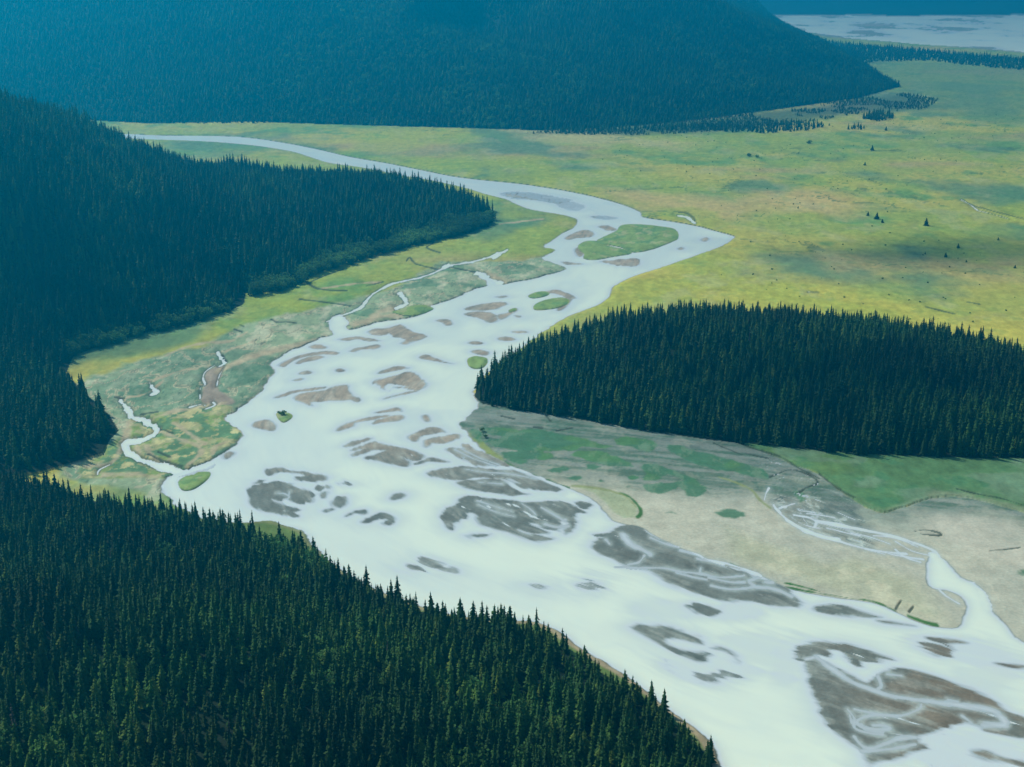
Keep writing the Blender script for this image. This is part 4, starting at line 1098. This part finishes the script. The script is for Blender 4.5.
# alders and willows along the forest edges
for spec, sp, lab in (
    ('Z 384,253 412,248 440,241 462,236 486,228 494,220 480,219 440,226 415,232 392,240', 7, 'bright green alder thicket below the point of the hill'),
    ('Z 250,298 298,289 306,280 342,268 386,255 380,246 330,258 296,272 288,280 262,285 244,290', 9, 'fringe of alders where the hill meets the marsh'),
    ('Z 66,360 100,349 150,336 232,313 228,308 150,330 96,342 62,350', 9, 'fringe of alders at the back of the yellow meadow'),
    ('Z 250,562 300,577 330,588 330,580 300,562 262,548', 9, 'alder bushes on the grassy bank of the near shore')):
    p, h = forest_points(pts(spec), sp, int(sp * 31 + len(lab)), 60, 0.0)
    forest('thicket', p, np.maximum(h, 0) + .6, r_.integers(0, 3, len(p)), r_.uniform(1.0, 1.9, len(p)), r_.uniform(0, 6, len(p)), NG_ALD, lab, 'thicket'); CNT.append(len(p))
# mixed alders inside the forests
p, h = forest_points(NR, 24, 12); kk = fbm(p[:, 0] / 90, p[:, 1] / 90, 3, 88) > .30; p, h = p[kk], h[kk]
p2, h2 = forest_points(LH, 30, 13); kk = fbm(p2[:, 0] / 120, p2[:, 1] / 120, 3, 89) > .25; p2, h2 = p2[kk], h2[kk]
p3, h3 = forest_points(MT, 34, 15, 30, 6.0); kk = fbm(p3[:, 0] / 500, p3[:, 1] / 900, 4, 92) > .12; p3, h3 = p3[kk], h3[kk]
p, h = np.concatenate([p, p2, p3]), np.concatenate([h, h2, h3])
forest('alder_wood', p, h, r_.integers(0, 3, len(p)), r_.uniform(1.1, 1.7, len(p)), r_.uniform(0, 6, len(p)), NG_ALD, 'bright broadleaf trees scattered through the spruces on the slopes', 'woodland')
print('TREES', CNT)

# ------------------------------------------------------------------ sun, sky, clouds, haze
SUN_EL, SUN_AZ = R(42), R(-50)           # azimuth from +Y towards +X; the sun stands behind the valley, to the left
sd = Vector((math.sin(SUN_AZ) * math.cos(SUN_EL), math.cos(SUN_AZ) * math.cos(SUN_EL), math.sin(SUN_EL)))
sun = bpy.data.lights.new('sun', 'SUN'); sun.energy = 5.0; sun.angle = R(2.5); sun.color = (1.0, 0.95, 0.86)
so = bpy.data.objects.new('sun', sun); COL.objects.link(so); so.rotation_euler = sd.to_track_quat('Z', 'Y').to_euler()
world = bpy.data.worlds.new('World'); scene.world = world; world.use_nodes = True
wn, wl = world.node_tree.nodes, world.node_tree.links
sky = wn.new('ShaderNodeTexSky'); sky.sky_type = 'NISHITA'; sky.sun_disc = False; sky.sun_elevation = SUN_EL; sky.sun_rotation = SUN_AZ
wl.new(sky.outputs[0], wn['Background'].inputs[0]); wn['Background'].inputs[1].default_value = 0.10

mc, nt, n, l, b = new_mat('cloud_white'); b.inputs['Base Color'].default_value = (.85, .86, .88, 1); b.inputs['Roughness'].default_value = 1
CLOUD_Z = 2300


def cloud(px, py, rx, ry, seed, ang=0.0):
    x, y = g(px, py); k = CLOUD_Z / sd.z; cx, cy = x + sd.x * k, y + sd.y * k  # cloud out of view, set up-sun so its shadow falls on this spot
    rd = random.Random(seed); V, F = [], []
    for i in range(26):
        u, w_ = rd.gauss(0, .42), rd.gauss(0, .42)
        if u * u + w_ * w_ > 1: continue
        lx, ly = u * rx, w_ * ry; q = min(rx, ry) * rd.uniform(.22, .42)
        ox = cx + lx * math.cos(ang) - ly * math.sin(ang); oy = cy + lx * math.sin(ang) + ly * math.cos(ang); oz = CLOUD_Z + rd.uniform(0, .3) * q
        o_ = len(V); nu, nv = 14, 8
        for a in range(nv + 1):
            th = math.pi * a / nv
            for c_ in range(nu):
                ph = 6.2832 * c_ / nu; j = rd.uniform(.82, 1.1)
                zz = math.cos(th) * q * .5; zz = zz if zz > -q * .12 else -q * .12
                V.append((ox + q * j * math.sin(th) * math.cos(ph), oy + q * j * math.sin(th) * math.sin(ph), oz + zz))
        for a in range(nv):
            for c_ in range(nu): F.append((o_ + a * nu + c_, o_ + a * nu + (c_ + 1) % nu, o_ + (a + 1) * nu + (c_ + 1) % nu, o_ + (a + 1) * nu + c_))
    me = mesh_of('cloud', V, F, mc)
    for p_ in me.polygons: p_.use_smooth = True
    o = bpy.data.objects.new('cloud', me); COL.objects.link(o)
    return tag(o, 'puffy white cloud unseen above the valley, placed for its shadow', 'cloud', 'clouds above the valley', 'structure')


cloud(820, 420, 300, 90, 1, -0.1)
cloud(-20, 340, 190, 300, 2)
cloud(910, 248, 420, 100, 4)
cloud(990, 262, 300, 70, 14)

hm = bpy.data.materials.new('thin_haze'); hm.use_nodes = True; nt = hm.node_tree; nt.nodes.clear()
out = nt.nodes.new('ShaderNodeOutputMaterial'); pv = nt.nodes.new('ShaderNodeVolumePrincipled')
pv.inputs['Color'].default_value = (0.0, 0.58, 1.0, 1); pv.inputs['Density'].default_value = 0.000140; pv.inputs['Anisotropy'].default_value = 0.68
nt.links.new(pv.outputs[0], out.inputs['Volume'])
top = float(max(Z.max() + 60, 560)); bot = float(min(Z.min(), 0) - 1.0)
print('HAZE', top, bot)
x1, y0, y1 = 260000.0, -4000.0, 62000.0
V = [(-x1, y0, bot), (x1, y0, bot), (x1, y1, bot), (-x1, y1, bot), (-x1, y0, top), (x1, y0, top), (x1, y1, top), (-x1, y1, top)]
me = bpy.data.meshes.new('haze'); me.from_pydata(V, [], [(3, 2, 1, 0), (4, 5, 6, 7), (0, 1, 5, 4), (1, 2, 6, 5), (2, 3, 7, 6), (3, 0, 4, 7)]); me.materials.append(hm)
o = bpy.data.objects.new('haze', me); COL.objects.link(o)
tag(o, 'thin blue haze filling the whole valley', 'haze', kind='stuff')

# ------------------------------------------------------------------ render settings
scene.view_settings.view_transform = 'Standard'; scene.view_settings.look = 'None'
scene.view_settings.exposure = 0.36; scene.view_settings.gamma = 1.0
cy = scene.cycles
cy.max_bounces = 4; cy.diffuse_bounces = 2; cy.glossy_bounces = 2; cy.transmission_bounces = 1; cy.volume_bounces = 0; cy.transparent_max_bounces = 4
cy.use_denoising = True
try: cy.denoiser = 'OPENIMAGEDENOISE'
except Exception: pass
cy.caustics_reflective = False; cy.caustics_refractive = False
